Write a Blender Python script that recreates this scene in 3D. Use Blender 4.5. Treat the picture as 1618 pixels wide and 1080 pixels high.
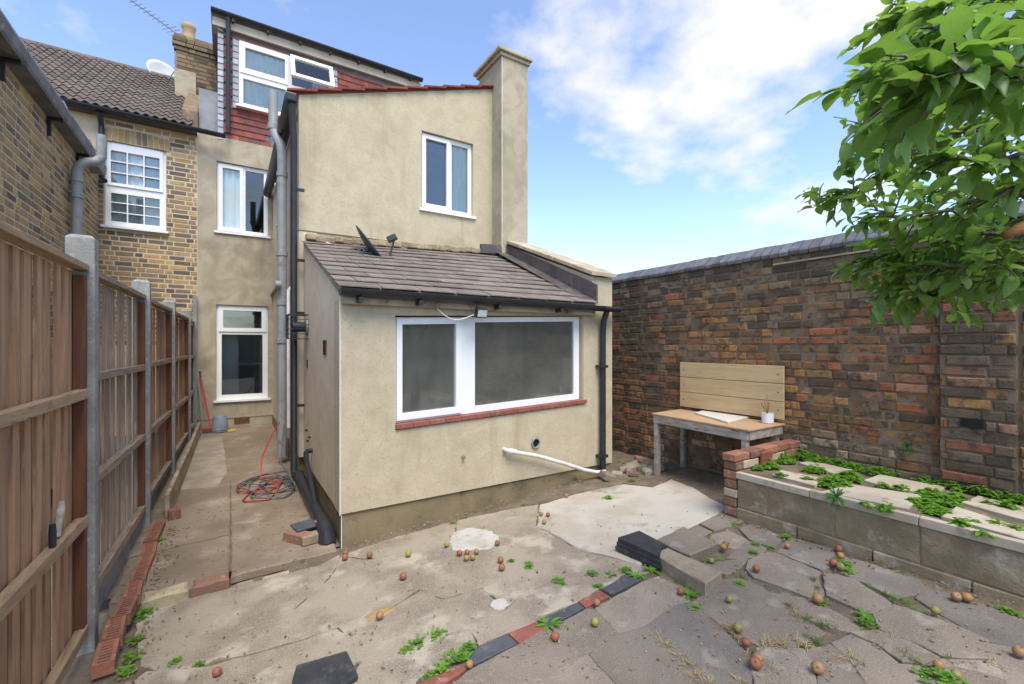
import bpy, math, random
from mathutils import Vector, Matrix, noise as mnoise
random.seed(7)
R = math.radians
for o in list(bpy.data.objects): bpy.data.objects.remove(o)
scene = bpy.context.scene
COL = scene.collection

# ------------------------------------------------------------------ camera
F_PX, CX, HY, EYE = 710.0, 809.0, 545.0, 1.6
YAW = math.atan((CX - 359.0) / F_PX)
cd = bpy.data.cameras.new('camera'); cam = bpy.data.objects.new('camera', cd); COL.objects.link(cam)
cd.sensor_fit = 'HORIZONTAL'; cd.sensor_width = 36.0; cd.lens = 36.0 * F_PX / 1618.0
cd.shift_y = 5.0 / 1618.0; cd.clip_start = 0.05; cd.clip_end = 2000
cam.location = (0, 0, EYE); cam.rotation_euler = (R(90), 0, -YAW)
scene.camera = cam

# ------------------------------------------------------------------ sky, sun, exposure
SUN_EL, SUN_AZ = 60.0, 190.0          # azimuth clockwise from +Y: behind the viewer
wd = bpy.data.worlds.new('World'); scene.world = wd; wd.use_nodes = True
wn = wd.node_tree; wn.nodes.clear()
def WN(t, **k):
    n = wn.nodes.new(t)
    for a, b in k.items(): setattr(n, a, b)
    return n
WL = wn.links.new
sky = WN('ShaderNodeTexSky', sky_type='NISHITA', sun_disc=False)
sky.sun_elevation = R(SUN_EL); sky.sun_rotation = R(SUN_AZ); sky.air_density = 1.0; sky.dust_density = 0.25; sky.ozone_density = 1.4
bsky = WN('ShaderNodeBackground'); bsky.inputs['Strength'].default_value = 0.135
hsv = WN('ShaderNodeHueSaturation'); hsv.inputs['Saturation'].default_value = 1.0; hsv.inputs['Hue'].default_value = 0.506
WL(sky.outputs[0], hsv.inputs['Color']); WL(hsv.outputs[0], bsky.inputs['Color'])
bcl = WN('ShaderNodeBackground'); bcl.inputs['Color'].default_value = (1.0, 0.985, 0.97, 1); bcl.inputs['Strength'].default_value = 0.45
tc = WN('ShaderNodeTexCoord')
sep = WN('ShaderNodeSeparateXYZ'); WL(tc.outputs['Generated'], sep.inputs[0])
zc = WN('ShaderNodeMath', operation='MAXIMUM'); WL(sep.outputs['Z'], zc.inputs[0]); zc.inputs[1].default_value = 0.0
za = WN('ShaderNodeMath', operation='ADD'); WL(zc.outputs[0], za.inputs[0]); za.inputs[1].default_value = 0.22
dx = WN('ShaderNodeMath', operation='DIVIDE'); WL(sep.outputs['X'], dx.inputs[0]); WL(za.outputs[0], dx.inputs[1])
dy = WN('ShaderNodeMath', operation='DIVIDE'); WL(sep.outputs['Y'], dy.inputs[0]); WL(za.outputs[0], dy.inputs[1])
cmb = WN('ShaderNodeCombineXYZ'); WL(dx.outputs[0], cmb.inputs[0]); WL(dy.outputs[0], cmb.inputs[1])
nz = WN('ShaderNodeTexNoise'); nz.inputs['Scale'].default_value = 1.9; nz.inputs['Detail'].default_value = 9; nz.inputs['Roughness'].default_value = 0.56
off = WN('ShaderNodeVectorMath', operation='ADD'); off.inputs[1].default_value = (20.353, 33.240, 5.519)
WL(cmb.outputs[0], off.inputs[0]); WL(off.outputs[0], nz.inputs['Vector'])
cr = WN('ShaderNodeValToRGB'); cr.color_ramp.elements[0].position = 0.525; cr.color_ramp.elements[1].position = 0.69
WL(nz.outputs[0], cr.inputs[0])
mixw = WN('ShaderNodeMixShader'); WL(cr.outputs[0], mixw.inputs[0]); WL(bsky.outputs[0], mixw.inputs[1]); WL(bcl.outputs[0], mixw.inputs[2])
wo = WN('ShaderNodeOutputWorld'); WL(mixw.outputs[0], wo.inputs[0])

sd = bpy.data.lights.new('sun', 'SUN'); sd.energy = 2.0; sd.angle = R(36); sd.color = (1.0, 0.93, 0.82)
sun = bpy.data.objects.new('sun', sd); COL.objects.link(sun)
sv = Vector((math.sin(R(SUN_AZ)) * math.cos(R(SUN_EL)), math.cos(R(SUN_AZ)) * math.cos(R(SUN_EL)), math.sin(R(SUN_EL))))
sun.rotation_euler = sv.to_track_quat('Z', 'Y').to_euler()
scene.view_settings.view_transform = 'Standard'; scene.view_settings.look = 'None'
scene.view_settings.gamma = 1.0; scene.view_settings.exposure = 1.27; scene.view_settings.use_curve_mapping = False

# ------------------------------------------------------------------ helpers
SY, CY = math.sin(YAW), math.cos(YAW)
def ray(u, v):
    l = (u - CX) / F_PX
    return Vector((SY + l * CY, CY - l * SY, (HY - v) / F_PX))
def on_z(u, v, z): d = ray(u, v); return Vector((0, 0, EYE)) + d * ((z - EYE) / d.z)
def on_y(u, v, y): d = ray(u, v); return Vector((0, 0, EYE)) + d * (y / d.y)
def on_x(u, v, x): d = ray(u, v); return Vector((0, 0, EYE)) + d * (x / d.x)
GS, GX, GT, GY0 = 0.06, 0.7, -0.04, 3.7    # the yard climbs gently to the right and towards the viewer
def yz(x, y): return GS * (x - GX) + GT * (y - GY0)
def on_yard(u, v, dz=0.0):
    d = ray(u, v); t = (EYE - dz + GS * GX + GT * GY0) / (GS * d.x + GT * d.y - d.z)
    return Vector((d.x * t, d.y * t, EYE + d.z * t))
AS, AY = 0.036, 3.5                      # the side passage climbs towards the house
def az(y): return 0.005 + AS * (y - AY)
def on_alley(u, v):
    d = ray(u, v); t = (EYE - 0.005 + AS * AY) / (AS * d.y - d.z)
    return Vector((d.x * t, d.y * t, EYE + d.z * t))
def at(u, v, t): return Vector((0, 0, EYE)) + ray(u, v) * t
def project(p):
    t = p[0] * SY + p[1] * CY; l = p[0] * CY - p[1] * SY
    if t < 0.05: return (-999, -999, t)
    return (CX + F_PX * l / t, HY - F_PX * (p[2] - EYE) / t, t)

W = {}                                   # world offset of every parent
def link(o, parent=None):
    COL.objects.link(o)
    if parent is not None: o.parent = parent
    return o
def tag(o, label=None, cat=None, group=None, kind=None):
    if label: o['label'] = label
    if cat: o['category'] = cat
    if group: o['group'] = group
    if kind: o['kind'] = kind
    return o
def thing(name, label, cat, loc, group=None):
    o = bpy.data.objects.new(name, None); o.empty_display_size = 0.1; COL.objects.link(o)
    o.location = loc; W[o] = Vector(loc)
    return tag(o, label, cat, group)

class MB:
    def __init__(s): s.v = []; s.f = []; s.c = []
    def add(s, vs, fs):
        b = len(s.v); s.v += [Vector(p) for p in vs]; s.f += [tuple(b + i for i in f) for f in fs]; return s
    def box(s, x0, x1, y0, y1, z0, z1):
        vs = [(x0,y0,z0),(x1,y0,z0),(x1,y1,z0),(x0,y1,z0),(x0,y0,z1),(x1,y0,z1),(x1,y1,z1),(x0,y1,z1)]
        return s.add(vs, [(0,3,2,1),(4,5,6,7),(0,1,5,4),(1,2,6,5),(2,3,7,6),(3,0,4,7)])
    def obox(s, c, size, m=None):
        m = m or Matrix.Identity(3); c = Vector(c); h = Vector(size) / 2
        vs = [c + m @ Vector((sx*h.x, sy*h.y, sz*h.z)) for sz in (-1,1) for sx, sy in ((-1,-1),(1,-1),(1,1),(-1,1))]
        return s.add(vs, [(0,3,2,1),(4,5,6,7),(0,1,5,4),(1,2,6,5),(2,3,7,6),(3,0,4,7)])
    def beam(s, a, b, w, h, up=(0,0,1)):
        a, b = Vector(a), Vector(b); d = (b - a); L = d.length; d.normalize()
        x = d.cross(Vector(up)).normalized(); z = x.cross(d)
        m = Matrix((x, d, z)).transposed()
        return s.obox((a + b) / 2, (w, L, h), m)
    def prism(s, pts, vec):
        n = len(pts); pts = [Vector(p) for p in pts]; vec = Vector(vec)
        vs = pts + [p + vec for p in pts]
        fs = [tuple(range(n))[::-1], tuple(range(n, 2*n))] + [(i, (i+1) % n, n + (i+1) % n, n + i) for i in range(n)]
        return s.add(vs, fs)
    def tube(s, pts, r, n=10, cap=True):
        pts = [Vector(p) for p in pts]; m = len(pts); rs = r if isinstance(r, (list, tuple)) else [r] * m
        b = len(s.v); ref = None
        for i, p in enumerate(pts):
            d = (pts[min(i+1, m-1)] - pts[max(i-1, 0)]).normalized()
            if ref is None: ref = d.orthogonal().normalized()
            x = (ref - d * ref.dot(d)).normalized(); ref = x; y = d.cross(x)
            for k in range(n):
                a = 2 * math.pi * k / n; s.v.append(p + (x * math.cos(a) + y * math.sin(a)) * rs[i])
        for i in range(m - 1):
            for k in range(n):
                s.f.append((b+i*n+k, b+i*n+(k+1) % n, b+(i+1)*n+(k+1) % n, b+(i+1)*n+k))
        if cap: s.f.append(tuple(b + k for k in range(n))[::-1]); s.f.append(tuple(b + (m-1)*n + k for k in range(n)))
        return s
    def lathe(s, prof, n=20, org=(0,0,0), m=None):
        org = Vector(org); m = m or Matrix.Identity(3); b = len(s.v)
        for r, z in prof:
            for k in range(n):
                a = 2*math.pi*k/n; s.v.append(org + m @ Vector((r*math.cos(a), r*math.sin(a), z)))
        for i in range(len(prof)-1):
            for k in range(n): s.f.append((b+i*n+k, b+i*n+(k+1) % n, b+(i+1)*n+(k+1) % n, b+(i+1)*n+k))
        if prof[0][0] > 1e-6: s.f.append(tuple(b+k for k in range(n))[::-1])
        if prof[-1][0] > 1e-6: s.f.append(tuple(b+(len(prof)-1)*n+k for k in range(n)))
        return s
    def holes(s, a0, a1, z0, z1, holes, d0, d1, axis='Y', shear=0.0, sx=0.0):
        """slab between depths d0 and d1 with rectangular openings (a0,a1,z0,z1)"""
        A = sorted({a0, a1, *[h[0] for h in holes], *[h[1] for h in holes]}); Z = sorted({z0, z1, *[h[2] for h in holes], *[h[3] for h in holes]})
        A = [a for a in A if a0 - 1e-6 <= a <= a1 + 1e-6]; Z = [z for z in Z if z0 - 1e-6 <= z <= z1 + 1e-6]
        cells = {}
        for i in range(len(A)-1):
            for j in range(len(Z)-1):
                ca, cz = (A[i]+A[i+1])/2, (Z[j]+Z[j+1])/2
                cells[i, j] = not any(h[0] < ca < h[1] and h[2] < cz < h[3] for h in holes)
        def P(a, d, z):
            z = z + shear * (a - sx)
            return (a, d, z) if axis == 'Y' else (d, a, z)
        for (i, j), on in cells.items():
            if not on: continue
            x0, x1, y0, y1 = A[i], A[i+1], Z[j], Z[j+1]
            s.add([P(x0,d0,y0),P(x1,d0,y0),P(x1,d0,y1),P(x0,d0,y1)], [(0,1,2,3)])
            s.add([P(x0,d1,y0),P(x1,d1,y0),P(x1,d1,y1),P(x0,d1,y1)], [(3,2,1,0)])
            if not cells.get((i-1, j)): s.add([P(x0,d0,y0),P(x0,d0,y1),P(x0,d1,y1),P(x0,d1,y0)], [(0,1,2,3)])
            if not cells.get((i+1, j)): s.add([P(x1,d0,y0),P(x1,d1,y0),P(x1,d1,y1),P(x1,d0,y1)], [(0,1,2,3)])
            if not cells.get((i, j-1)): s.add([P(x0,d0,y0),P(x0,d1,y0),P(x1,d1,y0),P(x1,d0,y0)], [(0,1,2,3)])
            if not cells.get((i, j+1)): s.add([P(x0,d0,y1),P(x1,d0,y1),P(x1,d1,y1),P(x0,d1,y1)], [(0,1,2,3)])
        return s
    def mesh(s, name, mat, offset=(0,0,0), smooth=False):
        me = bpy.data.meshes.new(name); of = Vector(offset)
        me.from_pydata([tuple(p - of) for p in s.v], [], s.f)
        if s.c:
            ca = me.color_attributes.new('Col', 'FLOAT_COLOR', 'POINT')
            for i, c in enumerate(s.c): ca.data[i].color = (*c, 1)
        if mat: me.materials.append(mat)
        if smooth:
            for p in me.polygons: p.use_smooth = True
        me.update(); return me
    def build(s, name, mat, parent=None, smooth=False, bevel=0, kind=None, label=None, fix=True):
        of = W[parent] if parent is not None else Vector((0,0,0))
        me = s.mesh(name, mat, of, smooth)
        if fix:
            import bmesh
            bm = bmesh.new(); bm.from_mesh(me); bmesh.ops.recalc_face_normals(bm, faces=bm.faces); bm.to_mesh(me); bm.free()
        o = bpy.data.objects.new(name, me); link(o, parent); W[o] = of
        if bevel:
            b = o.modifiers.new('bevel', 'BEVEL'); b.width = bevel; b.segments = 2; b.limit_method = 'ANGLE'; b.angle_limit = R(40)
        if smooth == 'auto':
            for p in me.polygons: p.use_smooth = True
            me.set_sharp_from_angle(angle=R(40))
        if kind: o['kind'] = kind
        if label: o['label'] = label
        return o
def inst(name, me, parent, loc, rot=None, scale=None, color=None):
    o = bpy.data.objects.new(name, me); link(o, parent)
    of = W[parent] if parent is not None else Vector((0,0,0))
    o.location = Vector(loc) - of
    if rot is not None:
        if isinstance(rot, Matrix): o.rotation_euler = rot.to_euler()
        else: o.rotation_euler = rot
    if scale is not None: o.scale = scale
    if color is not None: o.color = (*color, 1)
    W[o] = Vector(loc); return o
def struct(name, mb, mat, **k): o = mb.build(name, mat, None, **k); o['kind'] = 'structure'; return o

# ------------------------------------------------------------------ materials
def mat(name, c1, c2=None, c3=None, s1=3.0, s2=14.0, rough=0.85, bump=0.0, bs=60.0, metal=0.0, objcol=None, objvar=0.0, stretch=(1,1,1),
        lo=0.38, hi=0.62, lo3=0.55, hi3=0.7, spec=0.35, speck=None, trans=0.0, voro=0.0, streak=None, swirl=0.0):
    m = bpy.data.materials.new(name); m.use_nodes = True; nt = m.node_tree; N = nt.nodes; L = nt.links.new
    b = N['Principled BSDF']; b.inputs['Roughness'].default_value = rough; b.inputs['Metallic'].default_value = metal
    b.inputs['Specular IOR Level'].default_value = spec
    t = N.new('ShaderNodeTexCoord'); mp = N.new('ShaderNodeMapping'); mp.inputs['Scale'].default_value = stretch
    L(t.outputs['Object'], mp.inputs['Vector'])
    vec = mp.outputs[0]
    info = N.new('ShaderNodeObjectInfo')
    if objcol or objvar:
        ad = N.new('ShaderNodeVectorMath'); ad.operation = 'ADD'; sc = N.new('ShaderNodeVectorMath'); sc.operation = 'SCALE'
        cb = N.new('ShaderNodeCombineXYZ')
        for i in range(3): L(info.outputs['Random'], cb.inputs[i])
        L(cb.outputs[0], sc.inputs[0]); sc.inputs['Scale'].default_value = 37.0
        L(vec, ad.inputs[0]); L(sc.outputs[0], ad.inputs[1]); vec = ad.outputs[0]
    def noise(scale, detail=6, rg=0.6, dist=0.0):
        n = N.new('ShaderNodeTexNoise'); n.inputs['Distortion'].default_value = dist; n.inputs['Scale'].default_value = scale; n.inputs['Detail'].default_value = detail; n.inputs['Roughness'].default_value = rg
        L(vec, n.inputs['Vector']); return n.outputs[0]
    def ramp(src, a, z):
        r = N.new('ShaderNodeMapRange'); r.inputs['From Min'].default_value = a; r.inputs['From Max'].default_value = z; r.interpolation_type = 'SMOOTHSTEP'
        L(src, r.inputs['Value']); return r.outputs[0]
    def mix(f, A, B, mode='MIX'):
        x = N.new('ShaderNodeMix'); x.data_type = 'RGBA'; x.blend_type = mode
        if isinstance(f, float): x.inputs['Factor'].default_value = f
        else: L(f, x.inputs['Factor'])
        for inp, q in (('A', A), ('B', B)):
            sk = [i for i in x.inputs if i.name == inp and i.type == 'RGBA'][0]
            if isinstance(q, tuple): sk.default_value = (*q, 1)
            else: L(q, sk)
        return [o for o in x.outputs if o.type == 'RGBA'][0]
    if objcol == 'obj': col = info.outputs['Color']
    elif objcol == 'attr':
        a = N.new('ShaderNodeVertexColor'); a.layer_name = 'Col'; col = a.outputs[0]
    else: col = None
    if col is None: col = mix(ramp(noise(s1, 6, 0.6, swirl), lo, hi), c1, c2) if c2 else mix(0.0, c1, c1)
    elif c2: col = mix(ramp(noise(s1), lo, hi), col, c2)
    if c3: col = mix(ramp(noise(s2), lo3, hi3), col, c3)
    if streak:   # run-off stains: long down the wall, narrow across
        mp2 = N.new('ShaderNodeMapping'); mp2.inputs['Scale'].default_value = (3.1, 3.1, 0.5); L(t.outputs['Object'], mp2.inputs['Vector'])
        n = N.new('ShaderNodeTexNoise'); n.inputs['Scale'].default_value = 1.0; n.inputs['Detail'].default_value = 7; n.inputs['Roughness'].default_value = 0.7; n.inputs['Distortion'].default_value = 0.6; L(mp2.outputs[0], n.inputs['Vector'])
        f = N.new('ShaderNodeMath'); f.operation = 'MULTIPLY'; L(ramp(n.outputs[0], 0.5, 0.72), f.inputs[0]); f.inputs[1].default_value = streak[1]
        col = mix(f.outputs[0], col, streak[0])
    if speck:
        col = mix(ramp(noise(speck[1], 2, 0.5), speck[2], speck[2] + 0.06), col, speck[0])
    if objvar:
        h = N.new('ShaderNodeHueSaturation'); L(col, h.inputs['Color'])
        r = N.new('ShaderNodeMapRange'); r.inputs['To Min'].default_value = 1 - objvar; r.inputs['To Max'].default_value = 1 + objvar
        L(info.outputs['Random'], r.inputs['Value']); L(r.outputs[0], h.inputs['Value']); col = h.outputs[0]
    L(col, b.inputs['Base Color'])
    if bump:
        bp = N.new('ShaderNodeBump'); bp.inputs['Strength'].default_value = bump; bp.inputs['Distance'].default_value = 0.01
        src = noise(bs, 6, 0.65)
        if voro:
            vn = N.new('ShaderNodeTexVoronoi'); vn.inputs['Scale'].default_value = voro; L(vec, vn.inputs['Vector'])
            ml = N.new('ShaderNodeMath'); ml.operation = 'MULTIPLY'; L(src, ml.inputs[0]); L(vn.outputs[0], ml.inputs[1]); src = ml.outputs[0]
        L(src, bp.inputs['Height']); L(bp.outputs[0], b.inputs['Normal'])
    return m
def glass_mat(name, tint=(0.9, 0.95, 0.95), rough=0.02, refl=1.0):
    m = bpy.data.materials.new(name); m.use_nodes = True; nt = m.node_tree; N = nt.nodes; L = nt.links.new
    N.remove(N['Principled BSDF']); out = N['Material Output']
    tr = N.new('ShaderNodeBsdfTransparent'); tr.inputs[0].default_value = (*tint, 1)
    gl = N.new('ShaderNodeBsdfGlossy'); gl.inputs['Roughness'].default_value = rough
    fr = N.new('ShaderNodeFresnel'); fr.inputs['IOR'].default_value = 1.6
    mu = N.new('ShaderNodeMath'); mu.operation = 'MULTIPLY'; mu.use_clamp = True; mu.inputs[1].default_value = 1.7 * refl; L(fr.outputs[0], mu.inputs[0])
    mx = N.new('ShaderNodeMixShader'); L(mu.outputs[0], mx.inputs[0]); L(tr.outputs[0], mx.inputs[1]); L(gl.outputs[0], mx.inputs[2]); L(mx.outputs[0], out.inputs[0])
    return m
M = {}
M['render'] = mat('cream_render', (0.51,0.44,0.305), (0.45,0.382,0.26), (0.36,0.295,0.19), s1=2.6, s2=1.9, bump=0.4, bs=30, lo=0.32, hi=0.7, lo3=0.52, hi3=0.8, swirl=2.2, streak=((0.28,0.22,0.13), 0.45), speck=((0.40,0.34,0.23), 55, 0.61))
M['render_side'] = mat('brightened_render', (0.63,0.54,0.40), (0.57,0.48,0.345), (0.46,0.375,0.25), s1=2.2, s2=1.6, bump=0.35, bs=26, lo3=0.56, hi3=0.82, swirl=2.0, streak=((0.42,0.33,0.21), 0.25))  # same render, colour lightened in place of light missing on the passage side
M['render_old'] = mat('weathered_render', (0.43,0.375,0.275), (0.35,0.30,0.21), (0.25,0.21,0.14), s1=2.0, s2=2.0, bump=0.35, bs=26, lo3=0.5, hi3=0.78, swirl=2.0, streak=((0.24,0.19,0.125), 0.4))
M['plinth'] = mat('dirty_plinth_render', (0.235,0.185,0.105), (0.19,0.15,0.085), (0.12,0.095,0.06), s1=3, s2=6, bump=0.4, bs=50)
M['upvc'] = mat('white_plastic', (0.80,0.80,0.79), (0.72,0.72,0.70), s1=2, rough=0.35, lo=0.5, hi=0.8)
M['glass'] = glass_mat('window_glass')
M['glass_dark'] = glass_mat('hazy_window_glass', (0.6,0.63,0.6), 0.03, 1.9)
_n = M['glass_dark'].node_tree; _o = _n.nodes['Material Output']; _s = _o.inputs[0].links[0].from_socket
_d = _n.nodes.new('ShaderNodeBsdfDiffuse'); _d.inputs[0].default_value = (0.33,0.34,0.30,1); _t = _n.nodes.new('ShaderNodeTexNoise'); _t.inputs['Scale'].default_value = 2.5; _t.inputs['Detail'].default_value = 5
_r = _n.nodes.new('ShaderNodeMapRange'); _r.inputs['To Min'].default_value = 0.05; _r.inputs['To Max'].default_value = 0.42; _n.links.new(_t.outputs[0], _r.inputs['Value'])
_m = _n.nodes.new('ShaderNodeMixShader'); _n.links.new(_r.outputs[0], _m.inputs[0]); _n.links.new(_s, _m.inputs[1]); _n.links.new(_d.outputs[0], _m.inputs[2]); _n.links.new(_m.outputs[0], _o.inputs[0])
M['room'] = mat('dim_room', (0.11,0.115,0.11), (0.06,0.065,0.06), s1=1.2)
M['room_grey'] = mat('grey_blind', (0.20,0.205,0.19), (0.10,0.105,0.10), s1=1.0, lo=0.3, hi=0.7)
M['room_pale'] = mat('pale_room', (0.62,0.63,0.62), (0.5,0.51,0.51), s1=1)
M['curtain'] = mat('net_curtain', (0.86,0.85,0.82), (0.78,0.77,0.75), s1=2, rough=0.9)
M['curtain_blue'] = mat('blue_curtain', (0.30,0.30,0.55), (0.4,0.42,0.7), s1=9)
M['black'] = mat('black_plastic', (0.022,0.024,0.028), (0.03,0.032,0.036), s1=6, rough=0.38, bump=0.05)
M['black_matt'] = mat('black_matt_plastic', (0.03,0.032,0.036), (0.045,0.045,0.048), (0.08,0.075,0.07), s1=6, s2=20, rough=0.6)
M['grey_pipe'] = mat('grey_plastic_pipe', (0.30,0.31,0.31), (0.25,0.26,0.26), (0.2,0.2,0.19), s1=4, s2=9, rough=0.5)
M['white_pipe'] = mat('white_plastic_pipe', (0.72,0.71,0.68), (0.6,0.58,0.53), s1=7, rough=0.4)
M['slate'] = mat('grey_brown_slate', (0.20,0.165,0.138), (0.155,0.128,0.108), (0.245,0.20,0.16), s1=4, s2=12, rough=0.75, spec=0.25, bump=0.15, bs=50, objvar=0.12)
M['lead'] = mat('dark_lead', (0.075,0.063,0.062), (0.11,0.092,0.088), (0.15,0.13,0.12), s1=4, s2=10, rough=0.55)
M['lead_pale'] = mat('pale_lead', (0.20,0.205,0.22), (0.13,0.135,0.15), (0.30,0.29,0.28), s1=4, s2=11, rough=0.5, bump=0.2, bs=30)
M['redtile'] = mat('red_clay_tile', (0.33,0.06,0.045), (0.20,0.055,0.045), (0.12,0.05,0.045), s1=7, s2=15, rough=0.75, bump=0.3, bs=60, objcol='obj')
M['verge'] = mat('verge_tile', (0.22,0.055,0.035), (0.15,0.04,0.03), s1=6, rough=0.75, bump=0.2, objvar=0.2)
M['slate_pale'] = mat('pale_slate', (0.35,0.37,0.42), (0.25,0.27,0.31), s1=8, rough=0.5, objvar=0.2)
M['pantile'] = mat('brown_roof_tile', (0.155,0.125,0.105), (0.12,0.095,0.08), (0.21,0.18,0.15), s1=3, s2=12, rough=0.85, bump=0.25, bs=70, objvar=0.16)
M['copper'] = mat('coping_stone', (0.46,0.40,0.29), (0.36,0.30,0.2), (0.2,0.17,0.12), s1=4, s2=9, bump=0.5, bs=35)
M['mortar_pale'] = mat('pale_mortar', (0.60,0.50,0.36), (0.52,0.43,0.30), s1=9, bump=0.4, bs=90)
M['mortar_dark'] = mat('dark_mortar', (0.125,0.096,0.064), (0.20,0.155,0.105), (0.06,0.05,0.04), s1=4, s2=6, bump=0.8, bs=70)
def brick_mats(key, c2, c3, lo3, hi3, bump, s1=11, lo=0.52, hi=0.78):
    M[key] = mat(key, (0,0,0), c2, c3, s1=s1, s2=24, lo=lo, hi=hi, lo3=lo3, hi3=hi3, rough=0.9, bump=bump, bs=75, objcol='obj')
    M[key + '_far'] = mat(key + '_far', (0,0,0), c2, c3, s1=s1, s2=24, lo=lo, hi=hi, lo3=lo3, hi3=hi3, rough=0.9, bump=bump, bs=75, objcol='attr')
brick_mats('stock_brick', (0.22,0.15,0.075), (0.11,0.085,0.055), 0.6, 0.76, 0.5)
brick_mats('sooty_brick', (0.065,0.053,0.042), (0.26,0.21,0.16), 0.60, 0.8, 1.0, 14, 0.46, 0.68)
M['blue_brick'] = mat('blue_coping_brick', (0.145,0.145,0.155), (0.11,0.11,0.12), (0.21,0.2,0.19), s1=7, s2=16, rough=0.55, bump=0.25, objvar=0.2)
M['concrete'] = mat('yard_concrete', (0.34,0.285,0.21), (0.225,0.182,0.135), (0.45,0.395,0.305), s1=2.6, s2=3.4, bump=0.9, bs=95, lo=0.40, hi=0.62, lo3=0.52, hi3=0.66, speck=((0.40,0.355,0.28), 210, 0.56))
M['concrete_pale'] = mat('pale_concrete', (0.47,0.43,0.365), (0.39,0.345,0.275), (0.27,0.225,0.165), s1=2.4, s2=3.2, bump=0.5, bs=90, lo3=0.54, hi3=0.68)
M['concrete_alley'] = mat('passage_concrete', (0.255,0.20,0.14), (0.18,0.138,0.095), (0.34,0.28,0.21), s1=1.7, s2=3.0, bump=0.6, bs=95, lo=0.34, hi=0.66, lo3=0.52, hi3=0.72, speck=((0.13,0.10,0.07), 26, 0.63))
M['cement'] = mat('white_cement', (0.50,0.475,0.43), (0.40,0.37,0.32), (0.33,0.29,0.23), s1=5, s2=9, bump=0.6, bs=80)
M['flag'] = mat('paving_flag', (0.255,0.212,0.163), (0.185,0.15,0.115), (0.33,0.28,0.22), s1=3, s2=6, bump=0.7, bs=110, objvar=0.16, lo=0.36, hi=0.64, lo3=0.53, hi3=0.68, speck=((0.33,0.285,0.235), 230, 0.57))
M['flag_dark'] = mat('dark_paving_flag', (0.20,0.172,0.145), (0.148,0.127,0.108), (0.27,0.235,0.2), s1=3, s2=7, bump=0.6, bs=110, objvar=0.1, lo=0.36, hi=0.64, lo3=0.54, hi3=0.68, speck=((0.26,0.23,0.2), 230, 0.58))
M['soil'] = mat('dark_soil', (0.13,0.10,0.07), (0.18,0.14,0.095), (0.26,0.21,0.14), s1=5, s2=18, bump=1.0, bs=60)
M['ground'] = mat('bare_ground', (0.16,0.13,0.09), (0.1,0.1,0.06), s1=0.6, bump=0.5)
M['tile_red'] = mat('red_quarry_tile', (0.28,0.095,0.068), (0.21,0.075,0.055), (0.33,0.17,0.13), s1=7, s2=14, rough=0.7, bump=0.3)
M['tile_blue'] = mat('blue_quarry_tile', (0.085,0.092,0.105), (0.065,0.07,0.08), (0.13,0.13,0.135), s1=7, s2=16, rough=0.55, bump=0.15)
M['redbrick'] = mat('orange_brick', (0.30,0.125,0.075), (0.22,0.10,0.065), (0.36,0.25,0.18), s1=8, s2=16, bump=0.5, objvar=0.18)
M['oldbrick'] = mat('old_red_brick', (0.29,0.13,0.085), (0.21,0.13,0.09), (0.34,0.27,0.20), s1=9, s2=16, bump=0.6, objvar=0.3)
M['block'] = mat('rendered_block', (0.33,0.26,0.165), (0.21,0.162,0.10), (0.42,0.37,0.295), s1=4, s2=6, bump=0.9, bs=40, lo=0.34, hi=0.6, lo3=0.54, hi3=0.7, objvar=0.06)
M['travertine'] = mat('cream_stone_slab', (0.47,0.41,0.32), (0.39,0.335,0.255), (0.30,0.25,0.18), s1=4, s2=9, bump=0.3, bs=60, objvar=0.08)
M['post'] = mat('concrete_post', (0.30,0.295,0.27), (0.225,0.22,0.2), (0.38,0.375,0.35), s1=6, s2=30, bump=0.5, bs=90, speck=((0.2,0.2,0.18), 80, 0.63))
M['board_red'] = mat('stained_fence_board', (0.46,0.28,0.165), (0.34,0.195,0.11), (0.50,0.36,0.24), s1=2.5, s2=5, stretch=(9,9,0.9), bump=0.3, bs=12, rough=0.8, objvar=0.12)
M['board_grey'] = mat('weathered_fence_board', (0.45,0.345,0.245), (0.33,0.235,0.16), (0.52,0.435,0.34), s1=2.5, s2=5, stretch=(9,9,0.9), bump=0.3, bs=12, rough=0.85, objvar=0.2)
M['board_brown'] = mat('brown_fence_board', (0.40,0.245,0.135), (0.29,0.165,0.088), (0.47,0.33,0.205), s1=2.5, s2=5, stretch=(9,9,0.9), bump=0.3, bs=12, rough=0.85, objvar=0.2)
M['rail'] = mat('weathered_rail', (0.33,0.265,0.195), (0.25,0.19,0.135), (0.16,0.115,0.08), s1=3, s2=6, stretch=(10,1.2,10), bump=0.4, bs=14, objvar=0.12)
M['rail_new'] = mat('pale_rail', (0.40,0.28,0.165), (0.32,0.22,0.13), (0.2,0.13,0.08), s1=3, s2=6, stretch=(10,1.2,10), bump=0.3, bs=14, objvar=0.1)
M['batten'] = mat('reddish_batten', (0.185,0.078,0.035), (0.13,0.055,0.028), s1=3, stretch=(9,9,1), bump=0.3, bs=14)
M['plank'] = mat('larch_board', (0.56,0.41,0.22), (0.50,0.35,0.18), (0.44,0.31,0.165), s1=2.5, s2=4, stretch=(8,1.1,10), rough=0.6, bump=0.12, bs=20, objvar=0.05)
M['ply'] = mat('plywood_top', (0.45,0.30,0.17), (0.38,0.25,0.14), s1=3, stretch=(8,1.2,8), rough=0.7, bump=0.1)
M['whitewood'] = mat('whitewashed_timber', (0.38,0.345,0.30), (0.27,0.235,0.195), (0.12,0.095,0.075), s1=4, s2=7, stretch=(5,1.4,5), bump=0.5, bs=25, lo3=0.55, hi3=0.68)
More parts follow.
